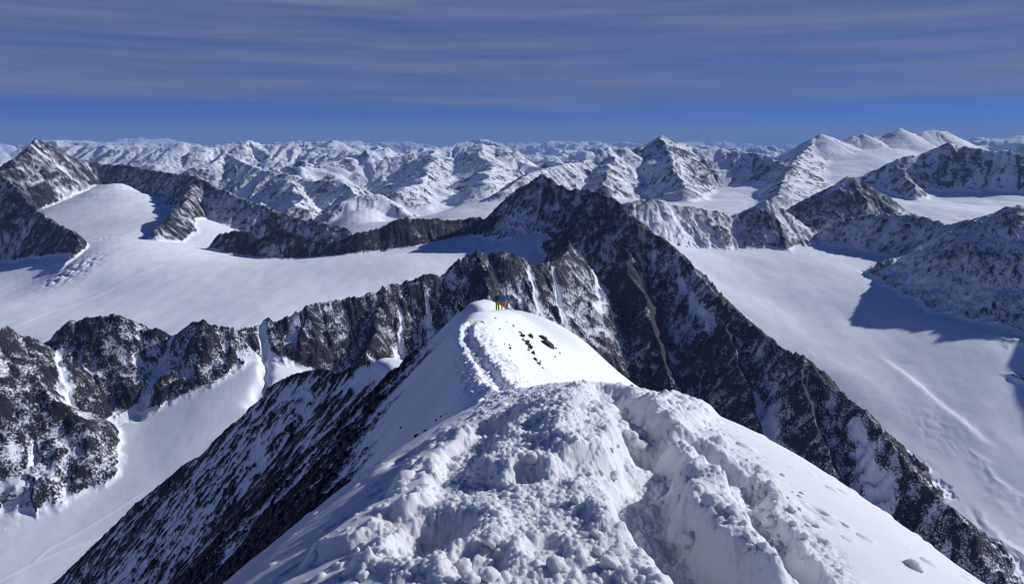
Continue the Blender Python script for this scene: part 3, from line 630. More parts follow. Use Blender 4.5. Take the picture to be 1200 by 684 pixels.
# front faces of objects: owner -> (object name, label)
LABEL = {
    'left_peak': ('rocky_mountain', 'jagged rocky peak with a snow bowl below it at the far left'),
    'left_spur': ('rock_spur_hill', 'steep dark rock spur beside the crevassed ice at the left edge'),
    'long_ridge': ('ridge_hill', 'long snow streaked ridge running down from the far left peak'),
    'dark_ridge': ('ridge_hill', 'low black rock ridge along the back edge of the upper glacier'),
    'black_peak': ('rocky_mountain', 'big black rock mountain in the middle with a ridge falling to the lower right'),
    'front_ridge': ('ridge_hill', 'rocky ridge with snow gullies behind the two people'),
    'left_crag': ('rock_crag_hill', 'broad dark crag above the lower glacier beside a snow gully'),
    'middle_crag': ('rock_crag_hill', 'snow patched crag to the right of the narrow couloir'),
    'edge_crag': ('rock_crag_hill', 'brownish crag at the left edge above the lower glacier'),
    'right_wall': ('ridge_hill', 'shaded rock and snow wall casting its shadow on the right glacier'),
    'right_rib': ('rock_rib_hill', 'small rock ribs in the snow at the right edge'),
    'small_peak': ('rocky_mountain', 'small pointed rock peak in front of the far glacier plateau'),
    'dark_shoulder': ('rocky_mountain', 'long dark rock shoulder below the highest snow summits'),
    'glacier_peak': ('snowy_mountain', 'highest snow summits with a glacier plateau at the far right'),
    'dark_arm': ('ridge_hill', 'dark rock arm dropping from the glacier plateau'),
    'blue_peak': ('snowy_mountain', 'pointed blue shaded peak right of the middle on the skyline'),
    'white_range': ('snowy_mountain', 'white double topped mountain far behind the black peak'),
    'snow_cone': ('snowy_mountain', 'white cone shaped peak behind the low black ridge'),
    'mid_range': ('snowy_mountain', 'blue shaded mountain group behind the long left ridge'),
    'pale_range': ('snowy_mountain', 'pale snowy range along the left skyline'),
    'summit_snow': ('snow_terrain', 'trodden sunlit summit snow in the foreground'),
    'snow_crest': ('snow_crest_hill', 'snow crest with a footpath leading to the people'),
    'rock_flank': ('rock_flank_hill', 'shaded slate flank streaked with snow at the lower left'),
}

def make_mesh(name, label, X, Y, Z, rock, tk, faces, mat, smooth=True):
    idx, inv = np.unique(faces.ravel(), return_inverse=True)
    nf = len(faces)
    me = bpy.data.meshes.new(name)
    me.vertices.add(len(idx)); me.loops.add(nf * 4); me.polygons.add(nf)
    co = np.stack([X[idx], Y[idx], Z[idx]], 1).astype(f32)
    me.vertices.foreach_set('co', co.ravel())
    me.loops.foreach_set('vertex_index', inv.astype(np.int32).ravel())
    me.polygons.foreach_set('loop_start', np.arange(0, nf * 4, 4, dtype=np.int32))
    me.polygons.foreach_set('use_smooth', np.ones(nf, bool))
    me.update(calc_edges=True)
    a = me.attributes.new('rock', 'FLOAT', 'POINT'); a.data.foreach_set('value', rock[idx].astype(f32))
    a = me.attributes.new('track', 'FLOAT', 'POINT'); a.data.foreach_set('value', tk[idx].astype(f32))
    me.materials.append(mat)
    o = bpy.data.objects.new(name, me); C.objects.link(o)
    o['kind'] = 'structure'; o['label'] = label; o['category'] = 'terrain'
    return o

def band(r0, r1, dr, mat, kind):
    n = max(3, int(math.log(r1 / r0) / (dr / Q)))
    rs = np.geomspace(r0, r1, n + 1)
    X = rs[:, None] * np.sin(th)[None, :]; Y = rs[:, None] * np.cos(th)[None, :]
    h, own, rock, tk = surface(X, Y)
    # slope of the ground decides, with the score, where the snow holds
    dr_ = np.gradient(h, axis=0) / np.gradient(rs)[:, None]
    dt_ = np.gradient(h, axis=1) / (rs[:, None] * np.gradient(th)[None, :])
    sl = np.hypot(dr_, dt_)
    if r1 > 400:
        ad = 0.45 * (np.clip(sl, 0, 2.5) - 1.0)
        if r0 > 4000: ad = np.where(own == 999, 0.9, 0.5) * (np.clip(sl, 0, 2) - 0.70)
        rock = rock + np.where(own >= 0, ad, 0)
    if kind == 'far':
        nf = ridged(X, Y, 700.0, 5, 77, 0.52) - 0.42
        rock = rock + np.where(own == 999, 1.0 * nf + 0.2 * pn(X / 1500, Y / 1500, 5), 0)
    nr, nc = X.shape
    ii = (np.arange(nr - 1)[:, None] * nc + np.arange(nc - 1)[None, :]).ravel()
    faces = np.stack([ii, ii + 1, ii + nc + 1, ii + nc], 1)[:, ::-1]
    fo = own[:-1, :-1].ravel()
    key = np.full(fo.shape, 'far', dtype=object)
    groups = {}
    for oid in np.unique(fo):
        if oid == 999: nm = ('far_mountains', 'snowy ranges fading to the horizon')
        elif oid == -1: nm = None
        else: nm = RID[oid].owner
        groups.setdefault(nm, []).append(oid)
    fx = X[:-1, :-1].ravel(); fy = Y[:-1, :-1].ravel(); fh = h[:-1, :-1].ravel()
    out = []
    Xf, Yf, Zf, Rf, Tf = X.ravel(), Y.ravel(), h.ravel(), rock.ravel(), tk.ravel()
    for nm, ids in groups.items():
        sel = np.isin(fo, ids)
        if nm is None:
            az = np.degrees(np.arctan2(fx, fy)); rr = np.hypot(fx, fy)
            parts = [('glacier_terrain', 'wide smooth upper glacier on the left below the rocky peak', sel & (az < 4) & (rr > 1330) & (rr < 4200)),
                     ('glacier_terrain', 'lower glacier with ski tracks at the lower left', sel & (az < 4) & (rr <= 1330)),
                     ('glacier_terrain', 'steep bright glacier on the right partly in shadow', sel & (az >= 4) & (rr < 2900)),
                     ('glacier_terrain', 'high snow basin at the right below the dark shoulder', sel & (az >= 4) & (rr >= 2900)),
                     ('valley_terrain', 'snowy valley floor between the far ranges', sel & (az < 4) & (rr >= 4200))]
        elif isinstance(nm, tuple): parts = [(nm[0], nm[1], sel)]
        else: parts = [(LABEL[nm][0], LABEL[nm][1], sel)]
        for a, b_, s in parts:
            if s.any(): SHEETS.setdefault((a, b_, mat.name), []).append((Xf, Yf, Zf, Rf, Tf, faces[s], mat))
    return

SHEETS = {}
band(0.35, 2.2, 0.012, M_SNOW, 'near')
band(2.2, 22.0, 0.0030, M_SNOW, 'near')
band(22.0, 330.0, 0.0038, M_NEAR, 'near')
band(330.0, 4200.0, 0.0022, M_MID, 'mid')
band(4200.0, 11000.0, 0.0027, M_FAR, 'far')
band(11000.0, 72000.0, 0.0044, M_FAR, 'far')
# one mesh per hill: join the pieces of different bands
merged = {}
for (a, b_, mn), lst in SHEETS.items(): merged.setdefault((a, b_), []).extend(lst)
for (a, b_), lst in merged.items():
    XX, YY, ZZ, RR, TT, FF, mats, mi = [], [], [], [], [], [], [], []
    off = 0
    for X, Y, Z, R_, T_, fc, mat in lst:
        idx, inv = np.unique(fc.ravel(), return_inverse=True)
        XX.append(X[idx]); YY.append(Y[idx]); ZZ.append(Z[idx]); RR.append(R_[idx]); TT.append(T_[idx])
        FF.append(inv.reshape(-1, 4) + off); off += len(idx)
        if mat not in mats: mats.append(mat)
        mi.append(np.full(len(fc), mats.index(mat), np.int32))
    o = make_mesh(a, b_, np.concatenate(XX), np.concatenate(YY), np.concatenate(ZZ), np.concatenate(RR), np.concatenate(TT), np.concatenate(FF), mats[0])
    for mt in mats[1:]: o.data.materials.append(mt)
    if len(mats) > 1: o.data.polygons.foreach_set('material_index', np.concatenate(mi))
SHEETS.clear(); merged.clear()
print('terrain', round(time.time() - T0, 1))

# ------------------------------------------------------------------ small things on the ridge
def plain_mat(name, col, rough=0.8, var=0.15, scale=30.0, bump=0.0):
    m, nt, b = new_mat(name); L = nt.links
    tcn = nd(nt, 'ShaderNodeTexCoord')
    n = nd(nt, 'ShaderNodeTexNoise', Scale=scale, Detail=4.0); L.new(tcn.outputs['Object'], n.inputs['Vector'])
    a = tuple(c * (1 - var) for c in col) + (1,); c2 = tuple(min(1, c * (1 + var)) for c in col) + (1,)
    L.new(mixc(nt, n.outputs['Fac'], a, c2), b.inputs['Base Color'])
    b.inputs['Roughness'].default_value = rough
    b.inputs['Specular IOR Level'].default_value = 0.25
    if bump:
        bp = nd(nt, 'ShaderNodeBump', Strength=1.0, Distance=bump); L.new(n.outputs['Fac'], bp.inputs['Height']); L.new(bp.outputs[0], b.inputs['Normal'])
    return m

M_ROCK = plain_mat('dark_slate', (0.030, 0.030, 0.032), 0.75, 0.5, 3.0, 0.05)
M_SKIN = plain_mat('skin', (0.52, 0.33, 0.25), 0.5)
CLOTH = {}
def cloth(name, col):
    if name not in CLOTH: CLOTH[name] = plain_mat(name, col, 0.7, 0.12, 14.0, 0.01)
    return CLOTH[name]

def tag(o, label, cat, group=None):
    o['label'] = label; o['category'] = cat
    if group: o['group'] = group
    return o

def skin(name, mat, chains, parent=None, sub=2):
    """one continuous skinned surface over joints: chains of (point, radius); equal points are shared"""
    bm = bmesh.new(); ly = bm.verts.layers.skin.verify(); seen = {}
    first = None
    for ch in chains:
        prev = None
        for p, r in ch:
            k = tuple(round(c, 3) for c in p)
            v = seen.get(k)
            if v is None:
                v = bm.verts.new(p); seen[k] = v
                rr = r if isinstance(r, tuple) else (r, r)
                v[ly].radius = rr
                if first is None: first = v; v[ly].use_root = True
            if prev is not None and prev is not v and not bm.edges.get((prev, v)): bm.edges.new((prev, v))
            prev = v
    me = bpy.data.meshes.new(name); bm.to_mesh(me); bm.free()
    o = bpy.data.objects.new(name, me); C.objects.link(o)
    me.materials.append(mat)
    s = o.modifiers.new('skin', 'SKIN'); s.use_smooth_shade = True
    u = o.modifiers.new('sub', 'SUBSURF'); u.levels = sub; u.render_levels = sub
    if parent: o.parent = parent
    return o

def ball(name, mat, c, r, parent, cut=None, seg=16):
    bm = bmesh.new(); bmesh.ops.create_uvsphere(bm, u_segments=seg, v_segments=seg // 2 + 2, radius=1.0)
    for v in bm.verts: v.co = Vector((c[0] + v.co.x * r[0], c[1] + v.co.y * r[1], c[2] + v.co.z * r[2]))
    if cut is not None:
        bmesh.ops.bisect_plane(bm, geom=bm.verts[:] + bm.edges[:] + bm.faces[:], plane_co=cut[0], plane_no=cut[1], clear_outer=True)
        bmesh.ops.holes_fill(bm, edges=bm.edges[:])
    for f in bm.faces: f.smooth = True
    me = bpy.data.meshes.new(name); bm.to_mesh(me); bm.free(); me.materials.append(mat)
    o = bpy.data.objects.new(name, me); C.objects.link(o); o.parent = parent
    return o

def box(name, mat, c, size, parent, bev=0.05, rx=0.0):
    bm = bmesh.new(); bmesh.ops.create_cube(bm, size=1.0)
    for v in bm.verts:
        k = 1.0 - 0.18 * (v.co.z > 0)
        v.co = Vector((v.co.x * size[0] * k, v.co.y * size[1] * k, v.co.z * size[2]))
    bmesh.ops.bevel(bm, geom=bm.edges[:], offset=bev, segments=3, affect='EDGES', profile=0.6)
    bmesh.ops.rotate(bm, verts=bm.verts, cent=(0, 0, 0), matrix=Matrix.Rotation(rx, 3, 'X'))
    bmesh.ops.translate(bm, verts=bm.verts, vec=c)
    for f in bm.faces: f.smooth = True
    me = bpy.data.meshes.new(name); bm.to_mesh(me); bm.free(); me.materials.append(mat)
    o = bpy.data.objects.new(name, me); C.objects.link(o)
    if parent: o.parent = parent
    return o

def hand_chains(w, fwd, k=1.0):
    """palm and five bent fingers leaving the wrist w along fwd"""
    w = Vector(w); f = Vector(fwd).normalized(); s = f.cross(Vector((0, 1, 0))); s = s.normalized() if s.length > 0.1 else Vector((1, 0, 0))
    n = f.cross(s).normalized(); out = []
    pc = w + f * 0.05
    for i, (off, ln) in enumerate(((-0.030, 0.075), (-0.010, 0.090), (0.010, 0.083), (0.030, 0.062))):
        a = w + f * 0.085 + s * off; b = a + f * ln * 0.55 - n * 0.012; c = b + f * ln * 0.40 - n * 0.035
        out.append([(tuple(pc), 0.030), (tuple(a), 0.011), (tuple(b), 0.009), (tuple(c), 0.008)])
    a = w + f * 0.035 - s * 0.045; b = a + f * 0.040 - s * 0.018 - n * 0.012
    out.append([(tuple(pc), 0.030), (tuple(a), 0.012), (tuple(b), 0.009)])
    return out

def person(label, loc, rz, J, cols, head_turn=0.0, pack=None, poles=(), hat='helmet', scale=1.0):
    """J: joints in metres, facing +Y, origin between the feet"""
    jk, tr, hat_m, bo = cols
    pel, ch, nk, hd = J['pelvis'], J['chest'], J['neck'], J['head']
    up = (Vector(hd) - Vector(nk)).normalized()
    V = lambda p, q, t: tuple(Vector(p).lerp(Vector(q), t))
    legs = []; arms = []
    for s in ('l', 'r'):
        legs.append([(pel, 0.135), (J['hip' + s], 0.095), (J['knee' + s], 0.062), (V(J['knee' + s], J['ank' + s], 0.35), 0.060), (J['ank' + s], 0.042), (tuple(Vector(J['ank' + s]) + Vector(J.get('toe' + s, (0, 0.16, -0.06)))), 0.038)])
        arms.append([(ch, 0.15), (J['sh' + s], 0.070), (J['el' + s], 0.046), (J['wr' + s], 0.030)])
    spine = [(pel, 0.135), (V(pel, ch, 0.5), 0.125), (ch, 0.15), (nk, 0.055), (V(nk, hd, 0.45), 0.070), (hd, 0.098), (tuple(Vector(hd) + up * 0.075), 0.075)]
    hands = []
    for s in ('l', 'r'):
        f = Vector(J['wr' + s]) - Vector(J['el' + s])
        hc = hand_chains(J['wr' + s], f)
        hands += [[(J['wr' + s], 0.030), hc[0][0]]] + hc
    body = skin('person', M_SKIN, [spine] + legs + arms + hands)
    tag(body, label, 'person', None)
    # nose and brow stand out of the face
    fwd = Vector((math.sin(head_turn), math.cos(head_turn), 0))
    hv = Vector(hd)
    ball('nose', M_SKIN, tuple(hv + fwd * 0.108 - up * 0.01), (0.016, 0.022, 0.024), body, seg=8)
    for s in (-1, 1):
        ball('ear', M_SKIN, tuple(hv + fwd.cross(Vector((0, 0, 1))) * 0.098 * s), (0.018, 0.03, 0.036), body, seg=8)
        ball('eye', cloth('dark_eye', (0.02, 0.02, 0.02)), tuple(hv + fwd * 0.093 + fwd.cross(Vector((0, 0, 1))) * 0.036 * s + up * 0.018), (0.014, 0.014, 0.012), body, seg=8)
    # clothes follow the body a little outside it
    g = 0.026
    tor = [(V(pel, ch, -0.12), 0.135 + g * 1.5), (V(pel, ch, 0.25), 0.135 + g), (V(pel, ch, 0.65), 0.140 + g), (ch, 0.15 + g), (V(ch, nk, 0.75), 0.075 + g)]
    slv = [[(ch, 0.15 + g), (J['sh' + s], 0.070 + g), (J['el' + s], 0.050 + g), (V(J['el' + s], J['wr' + s], 0.92), 0.034 + g)] for s in ('l', 'r')]
    skin('jacket', jk, [tor] + slv, body)
    lg = [[(pel, 0.135 + g), (J['hip' + s], 0.100 + g), (J['knee' + s], 0.066 + g), (V(J['knee' + s], J['ank' + s], 0.93), 0.060 + g)] for s in ('l', 'r')]
    skin('trousers', tr, lg, body)
    for s in ('l', 'r'):
        a = Vector(J['ank' + s]); t = Vector(J.get('toe' + s, (0, 0.16, -0.06)))
        skin('boot', bo, [[(tuple(a + Vector((0, -0.02, 0.14))), 0.062), (tuple(a), 0.058), (tuple(a + t * 0.55), 0.056), (tuple(a + t * 1.05), 0.045)]], body)
    hc = hv + up * 0.02
    h = ball('helmet' if hat == 'helmet' else 'hat', hat_m, tuple(hc), (0.128, 0.14, 0.135), body, cut=(tuple(hc - up * 0.01 ), tuple(-up - fwd * 0.15)), seg=20)
    if pack:
        b = Vector(V(pel, ch, 0.62)); bk = Vector((0, -1, 0)) if 'back' not in J else Vector(J['back'])
        box('backpack', pack, tuple(b + bk * 0.27), (0.32, 0.22, 0.52), body, 0.07, J.get('lean', 0.0))
    for s in poles:
        w = Vector(J['wr' + s]); tip = Vector(J['tip' + s])
        skin('ski_pole', cloth('pole_grey', (0.10, 0.10, 0.11)), [[(tuple(w + (w - tip).normalized() * 0.12), 0.016), (tuple(w), 0.014), (tuple(V(w, tip, 0.92)), 0.009), (tuple(tip), 0.006)]], body, 1)
    body.location = loc; body.rotation_euler = (0, 0, rz); body.scale = (scale,) * 3
    return body

def standing(spread=0.12, **kw):
    J = dict(pelvis=(0, 0, 0.96), chest=(0, 0.02, 1.33), neck=(0, 0.02, 1.53), head=(0, 0.04, 1.69),
             hipl=(-0.10, 0, 0.90), hipr=(0.10, 0, 0.90), kneel=(-spread, 0.03, 0.50), kneer=(spread, 0.03, 0.50),
             ankl=(-spread - 0.02, 0, 0.09), ankr=(spread + 0.02, 0, 0.09),
             shl=(-0.20, 0.0, 1.43), shr=(0.20, 0.0, 1.43), ell=(-0.28, -0.02, 1.15), elr=(0.28, -0.02, 1.15), wrl=(-0.25, 0.14, 0.95), wrr=(0.25, 0.14, 0.95))
    J.update(kw); return J

def gnd(px, py):
    p = locate(px, py, ground, 20.0, 330.0)
    return Vector(p)

gA = gnd(583.0, 363.5); gB = gnd(589.5, 363.0)
print('people at', gA, gB)
def on(x, y, lift=-0.03): return (x, y, float(ground(x, y)[0]) + lift)
def leg_h(D): return D / 880.0
person('person in dark jacket and lime green trousers standing on the snow crest', on(gA.x, gA.y + 0.3), 0.25,
       standing(0.10, elr=(0.29, 0.05, 1.17), wrr=(0.24, 0.22, 1.02), tipr=(0.30, 0.35, 0.0)),
       (cloth('navy_jacket', (0.012, 0.022, 0.07)), cloth('lime_trousers', (0.20, 0.25, 0.010)), cloth('mustard_hat', (0.42, 0.27, 0.05)), cloth('boot_black', (0.02, 0.02, 0.02))), poles=('r',), hat='hat', scale=1.04)
person('person in bright blue jacket and orange trousers standing on the snow crest', on(gB.x + 0.05, gB.y + 0.2), -0.35,
       standing(0.17, ell=(-0.30, 0.06, 1.18), wrl=(-0.20, 0.25, 1.10)),
       (cloth('blue_jacket', (0.010, 0.16, 0.42)), cloth('orange_trousers', (0.52, 0.17, 0.015)), cloth('white_helmet', (0.75, 0.75, 0.76)), cloth('boot_black', (0.02, 0.02, 0.02))), scale=1.0)
gC = gnd(432.0, 431.0); print('walker', gC)
black = cloth('black_shell', (0.010, 0.010, 0.013))
person('small person in black walking on the second snow hump at the left', on(gC.x, gC.y + 0.2), 0.9,
       standing(0.08, pelvis=(0, 0.0, 0.93), chest=(0, 0.10, 1.28), neck=(0, 0.15, 1.47), head=(0, 0.21, 1.61), shl=(-0.20, 0.10, 1.38), shr=(0.20, 0.10, 1.38), kneel=(-0.1, 0.22, 0.53), ankl=(-0.1, 0.20, 0.09), kneer=(0.1, -0.05, 0.48), ankr=(0.1, -0.30, 0.12),
                elr=(0.36, 0.12, 1.12), wrr=(0.42, 0.36, 1.02), tipr=(0.48, 0.55, 0.0), ell=(-0.28, 0.02, 1.10), wrl=(-0.26, 0.24, 0.98)),
       (black, black, black, cloth('boot_black', (0.02, 0.02, 0.02))), pack=black, poles=('r',), hat='hat', scale=1.15)
gD = gnd(541.0, 366.0); print('bent', gD)
person('person in black bending down at the left edge of the snow crest', on(gD.x, gD.y + 0.4, -0.35), 1.25,
       standing(0.12, pelvis=(0, -0.10, 0.62), hipl=(-0.1, -0.1, 0.58), hipr=(0.1, -0.1, 0.58), kneel=(-0.14, 0.24, 0.45), kneer=(0.14, 0.24, 0.45), chest=(0, 0.16, 0.90), neck=(0, 0.30, 1.03), head=(0, 0.41, 1.12), shl=(-0.19, 0.18, 0.97), shr=(0.19, 0.18, 0.97),
                ell=(-0.26, 0.38, 0.74), elr=(0.26, 0.38, 0.74), wrl=(-0.16, 0.52, 0.52), wrr=(0.16, 0.52, 0.52)),
       (black, black, black, cloth('boot_black', (0.02, 0.02, 0.02))), hat='hat')
gE = gnd(535.5, 366.0)
rp = box('backpack', cloth('red_pack', (0.30, 0.05, 0.04)), (0, 0, 0.20), (0.34, 0.26, 0.46), None, 0.07)
lid = box('lid', cloth('red_pack_dark', (0.20, 0.035, 0.03)), (0, 0.0, 0.46), (0.28, 0.24, 0.12), rp, 0.04)
strp = skin('strap', cloth('strap_pale', (0.5, 0.45, 0.45)), [[((-0.1, -0.14, 0.36), 0.02), ((-0.1, -0.19, 0.24), 0.02), ((-0.1, -0.14, 0.08), 0.02)]], rp, 1)
tag(rp, 'small red rucksack lying in the snow beside the bending person', 'rucksack')
rp.location = on(gE.x, gE.y, -0.06); rp.rotation_euler = (0.5, 0.5, 0.6)

# --- rocks poking out of the snow
def blob_mesh(name, seed, sub=3, rough=0.35, flat=0.7, mat=None, facet=0.0):
    bm = bmesh.new(); bmesh.ops.create_icosphere(bm, subdivisions=sub, radius=1.0)
    co = np.array([v.co[:] for v in bm.verts]); s = seed * 3.71
    d = 1 + rough * pn(co[:, 0] * 1.1 + s, co[:, 1] * 1.1 + co[:, 2] * 0.9 + s, seed % 40) + rough * 0.6 * pn(co[:, 0] * 2.6 + co[:, 2] * 1.7 + s, co[:, 1] * 2.6 - s, seed % 37 + 3) + rough * 0.35 * pn(co[:, 0] * 6 + s, (co[:, 1] + co[:, 2]) * 6, seed % 31 + 7)
    co = co * d[:, None]
    if facet:                      # chop flat faces, as broken slate has
        r_ = np.random.default_rng(seed)
        for _ in range(9):
            n = r_.normal(size=3); n /= np.linalg.norm(n); k = co @ n; lim = r_.uniform(0.45, 0.8)
            co -= np.where(k > lim, (k - lim) * facet, 0)[:, None] * n
    co[:, 2] *= flat
    for v, c in zip(bm.verts, co): v.co = c
    for f in bm.faces: f.smooth = not facet
    me = bpy.data.meshes.new(name); bm.to_mesh(me); bm.free(); me.materials.append(mat)
    return me

ROCKS = [blob_mesh('rock', 3 + i * 5, 3, 0.30, 0.75, M_ROCK, 0.9) for i in range(5)]
def put(me, name, px, py, wpx, hpx, rz, sink, label, cat, group, lo=18.0, hi=330.0):
    p = locate(px, py, ground, lo, hi); k = p[1] / F
    o = bpy.data.objects.new(name, me); C.objects.link(o)
    o.location = (p[0], p[1], p[2] - sink * hpx * k); o.scale = (wpx * k / 2, wpx * k / 2, hpx * k / 2); o.rotation_euler = (random.uniform(-.3, .3), random.uniform(-.3, .3), rz)
    tag(o, label, cat, group)
    return o
put(ROCKS[0], 'rock', 641, 404, 22, 25, 0.4, 0.05, 'largest dark rock in the sunlit snow below the two people', 'rock', None)
put(ROCKS[1], 'rock', 635.5, 396, 12, 8, 0.9, 0.0, 'flat slab on top of the largest dark rock in the sunlit snow', 'rock', None)
strip = [(609.5, 390, 3.2, 3.5), (611.5, 394, 4, 4), (612, 398, 3.2, 3), (616, 400, 6, 4), (622, 395, 5, 7), (618.5, 404, 5, 6), (621, 408, 4, 5), (618.5, 410, 2.6, 3), (624, 414, 4, 7), (627.5, 422, 4, 6), (630.5, 426, 4, 4), (633, 424, 2, 2), (635.5, 431, 2, 2.6)]
for i, (a, b_, w_, h_) in enumerate(strip):
    put(ROCKS[i % 5], 'rock', a, b_, w_ * 2.0, h_ * 1.8, i * 1.3, 0.0, 'dark rock in the diagonal line of rocks across the sunlit snow', 'rock', 'rocks in the diagonal line on the sunlit snow')
for i, (a, b_, w_, h_) in enumerate([(580, 372.5, 2.6, 2.6), (593.5, 377, 1.8, 2), (601.5, 382, 2.4, 3.2), (585.5, 386, 1.8, 3.6), (591, 403, 1.6, 2), (596.5, 404, 2.6, 3), (597, 408, 4, 5), (596.5, 417, 2, 2.4), (598.5, 423, 2.2, 3), (651, 408.5, 2.6, 2.4), (656, 414, 2.4, 4), (650.5, 418, 2.4, 3)]):
    put(ROCKS[(i + 2) % 5], 'rock', a, b_, w_ * 1.4, h_ * 1.5, i * 1.7, 0.0, 'tiny scattered dark rock poking through the smooth sunlit snow face', 'rock', 'tiny scattered rocks on the sunlit snow')
put(ROCKS[3], 'rock', 501, 505, 11, 11, 0.2, 0.1, 'dark pointed boulder touching the shaded left rim of the foreground snow', 'rock', None)
put(ROCKS[4], 'rock', 489, 510, 11, 7, 1.2, 0.1, 'low dark rock left of the pointed boulder in shaded snow', 'rock', None)
put(ROCKS[2], 'rock', 524, 496, 9, 6, 2.2, 0.1, 'dark rock at the right end of the shaded rock row', 'rock', None)
for i, (a, b_, w_, h_) in enumerate([(512, 492, 5, 5), (517, 488, 5, 5), (523, 484, 4, 4), (471, 500, 6, 5)]):
    put(ROCKS[i], 'rock', a, b_, w_, h_, i * 2.1, 0.1, 'small dark rock in the shaded snow row above the boulders', 'rock', 'small rocks in shaded snow')

# --- loose lumps of snow
LUMPS = [blob_mesh('snow_lump', 40 + i * 3, 3, 0.42, 0.85, M_SNOW) for i in range(7)]
def lump(px, py, size, label, group):
    p = locate(px, py, ground, 1.5, 20.0)
    o = bpy.data.objects.new('snow_lump', random.choice(LUMPS)); C.objects.link(o)
    o.location = (p[0], p[1], p[2] + size * 0.08); o.scale = (size * random.uniform(.8, 1.2), size * random.uniform(.8, 1.2), size * random.uniform(.7, 1.1)); o.rotation_euler = (random.uniform(-.5, .5), random.uniform(-.5, .5), random.uniform(0, 6))
    tag(o, label, 'snow lump', group)
for _ in range(46):
    t_ = random.random() ** 1.4
    lump(random.gauss(880, 16) + 75 * t_, 540 + 110 * random.random() + 20 * t_, random.choice([.010, .014, .018, .022, .030]), 'small crumb of snow lying on the smooth slope right of the trench', 'snow crumbs on the smooth slope')
for _ in range(34):
    y_ = 470 + 214 * random.random(); k_ = (y_ - 440) / 244
    lump(random.gauss(690, 30 + 120 * k_), y_, random.choice([.018, .025, .035, .045, .06]), 'rounded lump of snow lying loose on the trodden track', 'loose snow lumps on the trodden track')
for a, b_, s_ in [(903, 612, .055), (790, 518, .06), (752, 522, .07)]:
    lump(a, b_, s_, 'rounded lump of snow lying loose on the trodden track', 'loose snow lumps on the trodden track')
print('things', round(time.time() - T0, 1))


# ------------------------------------------------------------------ air
bm = bmesh.new(); bmesh.ops.create_cube(bm, size=1.0)
me = bpy.data.meshes.new('haze'); bm.to_mesh(me); bm.free()
hz = bpy.data.objects.new('haze', me); C.objects.link(hz)
hz.scale = (160000, 160000, 4200); hz.location = (0, 0, 600 - 2100)
hz['kind'] = 'stuff'; hz['label'] = 'thin blue mountain haze over the far ranges'; hz['category'] = 'haze'
m = bpy.data.materials.new('haze'); m.use_nodes = True; nt = m.node_tree; nt.nodes.clear()
o = nt.nodes.new('ShaderNodeOutputMaterial'); pv = nt.nodes.new('ShaderNodeVolumePrincipled')
pv.inputs['Color'].default_value = (0.36, 0.55, 1.0, 1); pv.inputs['Density'].default_value = 3.0e-5
pv.inputs['Anisotropy'].default_value = 0.0
nt.links.new(pv.outputs[0], o.inputs['Volume']); me.materials.append(m)

# ------------------------------------------------------------------ sky and sun
SUN_AZ, SUN_EL = math.radians(69), math.radians(27.5)
w = bpy.data.worlds.new('World'); bpy.context.scene.world = w; w.use_nodes = True
nt = w.node_tree; nt.nodes.clear(); L = nt.links
out = nt.nodes.new('ShaderNodeOutputWorld'); bg = nt.nodes.new('ShaderNodeBackground'); L.new(bg.outputs[0], out.inputs[0])
sky = nt.nodes.new('ShaderNodeTexSky'); sky.sky_type = 'NISHITA'; sky.sun_disc = False
sky.sun_elevation = SUN_EL; sky.sun_rotation = SUN_AZ; sky.altitude = 3500; sky.air_density = 1.0; sky.dust_density = 0.0; sky.ozone_density = 6.0
tint = nt.nodes.new('ShaderNodeMix'); tint.data_type = 'RGBA'; tint.blend_type = 'MULTIPLY'; tint.inputs[0].default_value = 1.0
tint.inputs[7].default_value = (0.085, 0.235, 0.60, 1); L.new(sky.outputs[0], tint.inputs[6])
tc = nt.nodes.new('ShaderNodeTexCoord'); sx = nt.nodes.new('ShaderNodeSeparateXYZ'); L.new(tc.outputs['Generated'], sx.inputs[0])
el = sx.outputs['Z']
def wm(op, a, b=None, clamp=False): return mathn(nt, op, a, b, clamp)
az = wm('ARCTAN2', sx.outputs['X'], sx.outputs['Y'])
cv = nt.nodes.new('ShaderNodeCombineXYZ'); L.new(wm('MULTIPLY', az, 2.2), cv.inputs[0]); L.new(wm('MULTIPLY', el, 42.0), cv.inputs[1])
nA = nd(nt, 'ShaderNodeTexNoise', Scale=1.0, Detail=6.0, Roughness=0.55); L.new(cv.outputs[0], nA.inputs['Vector'])
cv2 = nt.nodes.new('ShaderNodeCombineXYZ'); L.new(wm('MULTIPLY', az, 5.0), cv2.inputs[0]); L.new(wm('MULTIPLY', el, 150.0), cv2.inputs[1])
nB = nd(nt, 'ShaderNodeTexNoise', Scale=1.0, Detail=7.0, Roughness=0.62, Distortion=0.6); L.new(cv2.outputs[0], nB.inputs['Vector'])
e2 = wm('ADD', el, wm('MULTIPLY', wm('SUBTRACT', nA.outputs['Fac'], 0.5), 0.035))
e2 = wm('ADD', e2, wm('MULTIPLY', az, 0.006))
c1 = wm('MULTIPLY', wm('SUBTRACT', e2, 0.029), 60.0, True)          # edge of the cloud sheet
c2 = wm('MULTIPLY', wm('SUBTRACT', nB.outputs['Fac'], 0.52), 1.6, True)
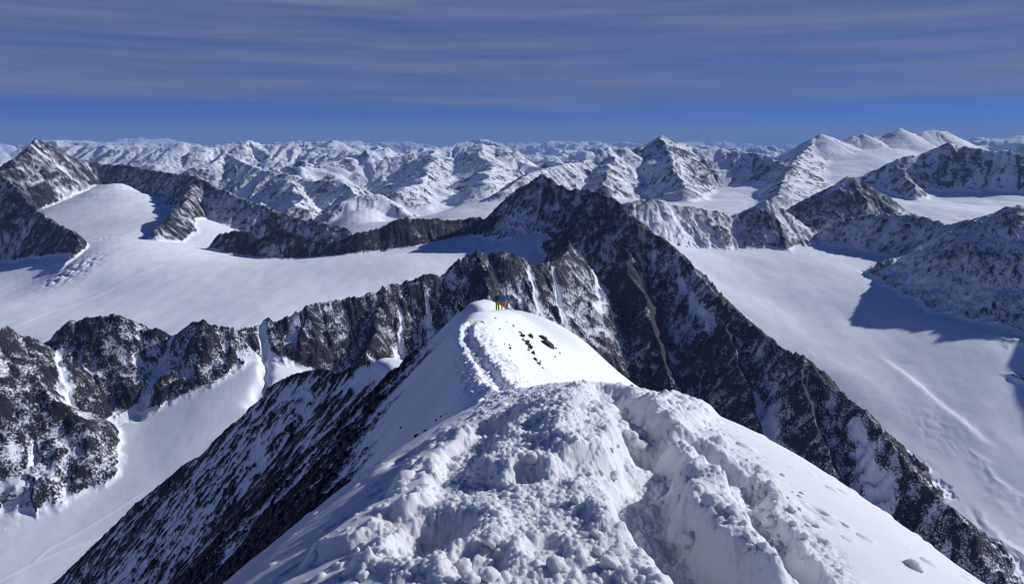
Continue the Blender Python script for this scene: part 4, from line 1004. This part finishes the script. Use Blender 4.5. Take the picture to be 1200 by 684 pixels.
cov = wm('MINIMUM', wm('MULTIPLY', c1, wm('ADD', 0.72, wm('MULTIPLY', wm('SUBTRACT', nA.outputs['Fac'], 0.5), 1.3))), 1.0)
cov = wm('MAXIMUM', cov, wm('MULTIPLY', c2, wm('MULTIPLY', el, 8.0, True)), True)
cc = mixc(nt, wm('MULTIPLY', wm('SUBTRACT', wm('ADD', wm('MULTIPLY', nA.outputs['Fac'], 0.70), wm('MULTIPLY', nB.outputs['Fac'], 0.30)), 0.34), 3.0, True), (1.18, 1.38, 2.45, 1), (1.86, 2.05, 3.05, 1))
cov = wm('MULTIPLY', cov, wm('SUBTRACT', 1.0, wm('MULTIPLY', wm('SUBTRACT', el, 0.20), 3.5, True)))
mx = mixc(nt, cov, tint.outputs[2], cc)
L.new(mx, bg.inputs['Color']); bg.inputs['Strength'].default_value = 0.10

sl = bpy.data.lights.new('sun', 'SUN'); sl.energy = 4.5; sl.angle = math.radians(0.53); sl.color = (1.0, 0.975, 0.94)
so = bpy.data.objects.new('sun', sl); C.objects.link(so)
sd = Vector((math.cos(SUN_EL) * math.sin(SUN_AZ), math.cos(SUN_EL) * math.cos(SUN_AZ), math.sin(SUN_EL)))
so.rotation_euler = sd.to_track_quat('Z', 'Y').to_euler(); so.location = (60, 20, 60)

# ------------------------------------------------------------------ camera
cam = bpy.data.cameras.new('camera'); cam.sensor_width = 36; cam.lens = 36 * F / 1200; cam.clip_start = 0.05; cam.clip_end = 200000
co = bpy.data.objects.new('camera', cam); C.objects.link(co); co.rotation_euler = (math.pi / 2 - PITCH, 0, 0)
S = bpy.context.scene; S.camera = co
S.view_settings.view_transform = 'Standard'; S.view_settings.look = 'None'; S.view_settings.exposure = -0.03; S.view_settings.gamma = 1.0
S.view_settings.use_white_balance = True; S.view_settings.white_balance_temperature = 6150; S.view_settings.white_balance_tint = 10
S.render.engine = 'CYCLES'
S.cycles.use_denoising = True; S.cycles.filter_width = 1.05; S.cycles.max_bounces = 6; S.cycles.diffuse_bounces = 3; S.cycles.volume_bounces = 0
print('script', round(time.time() - T0, 1))
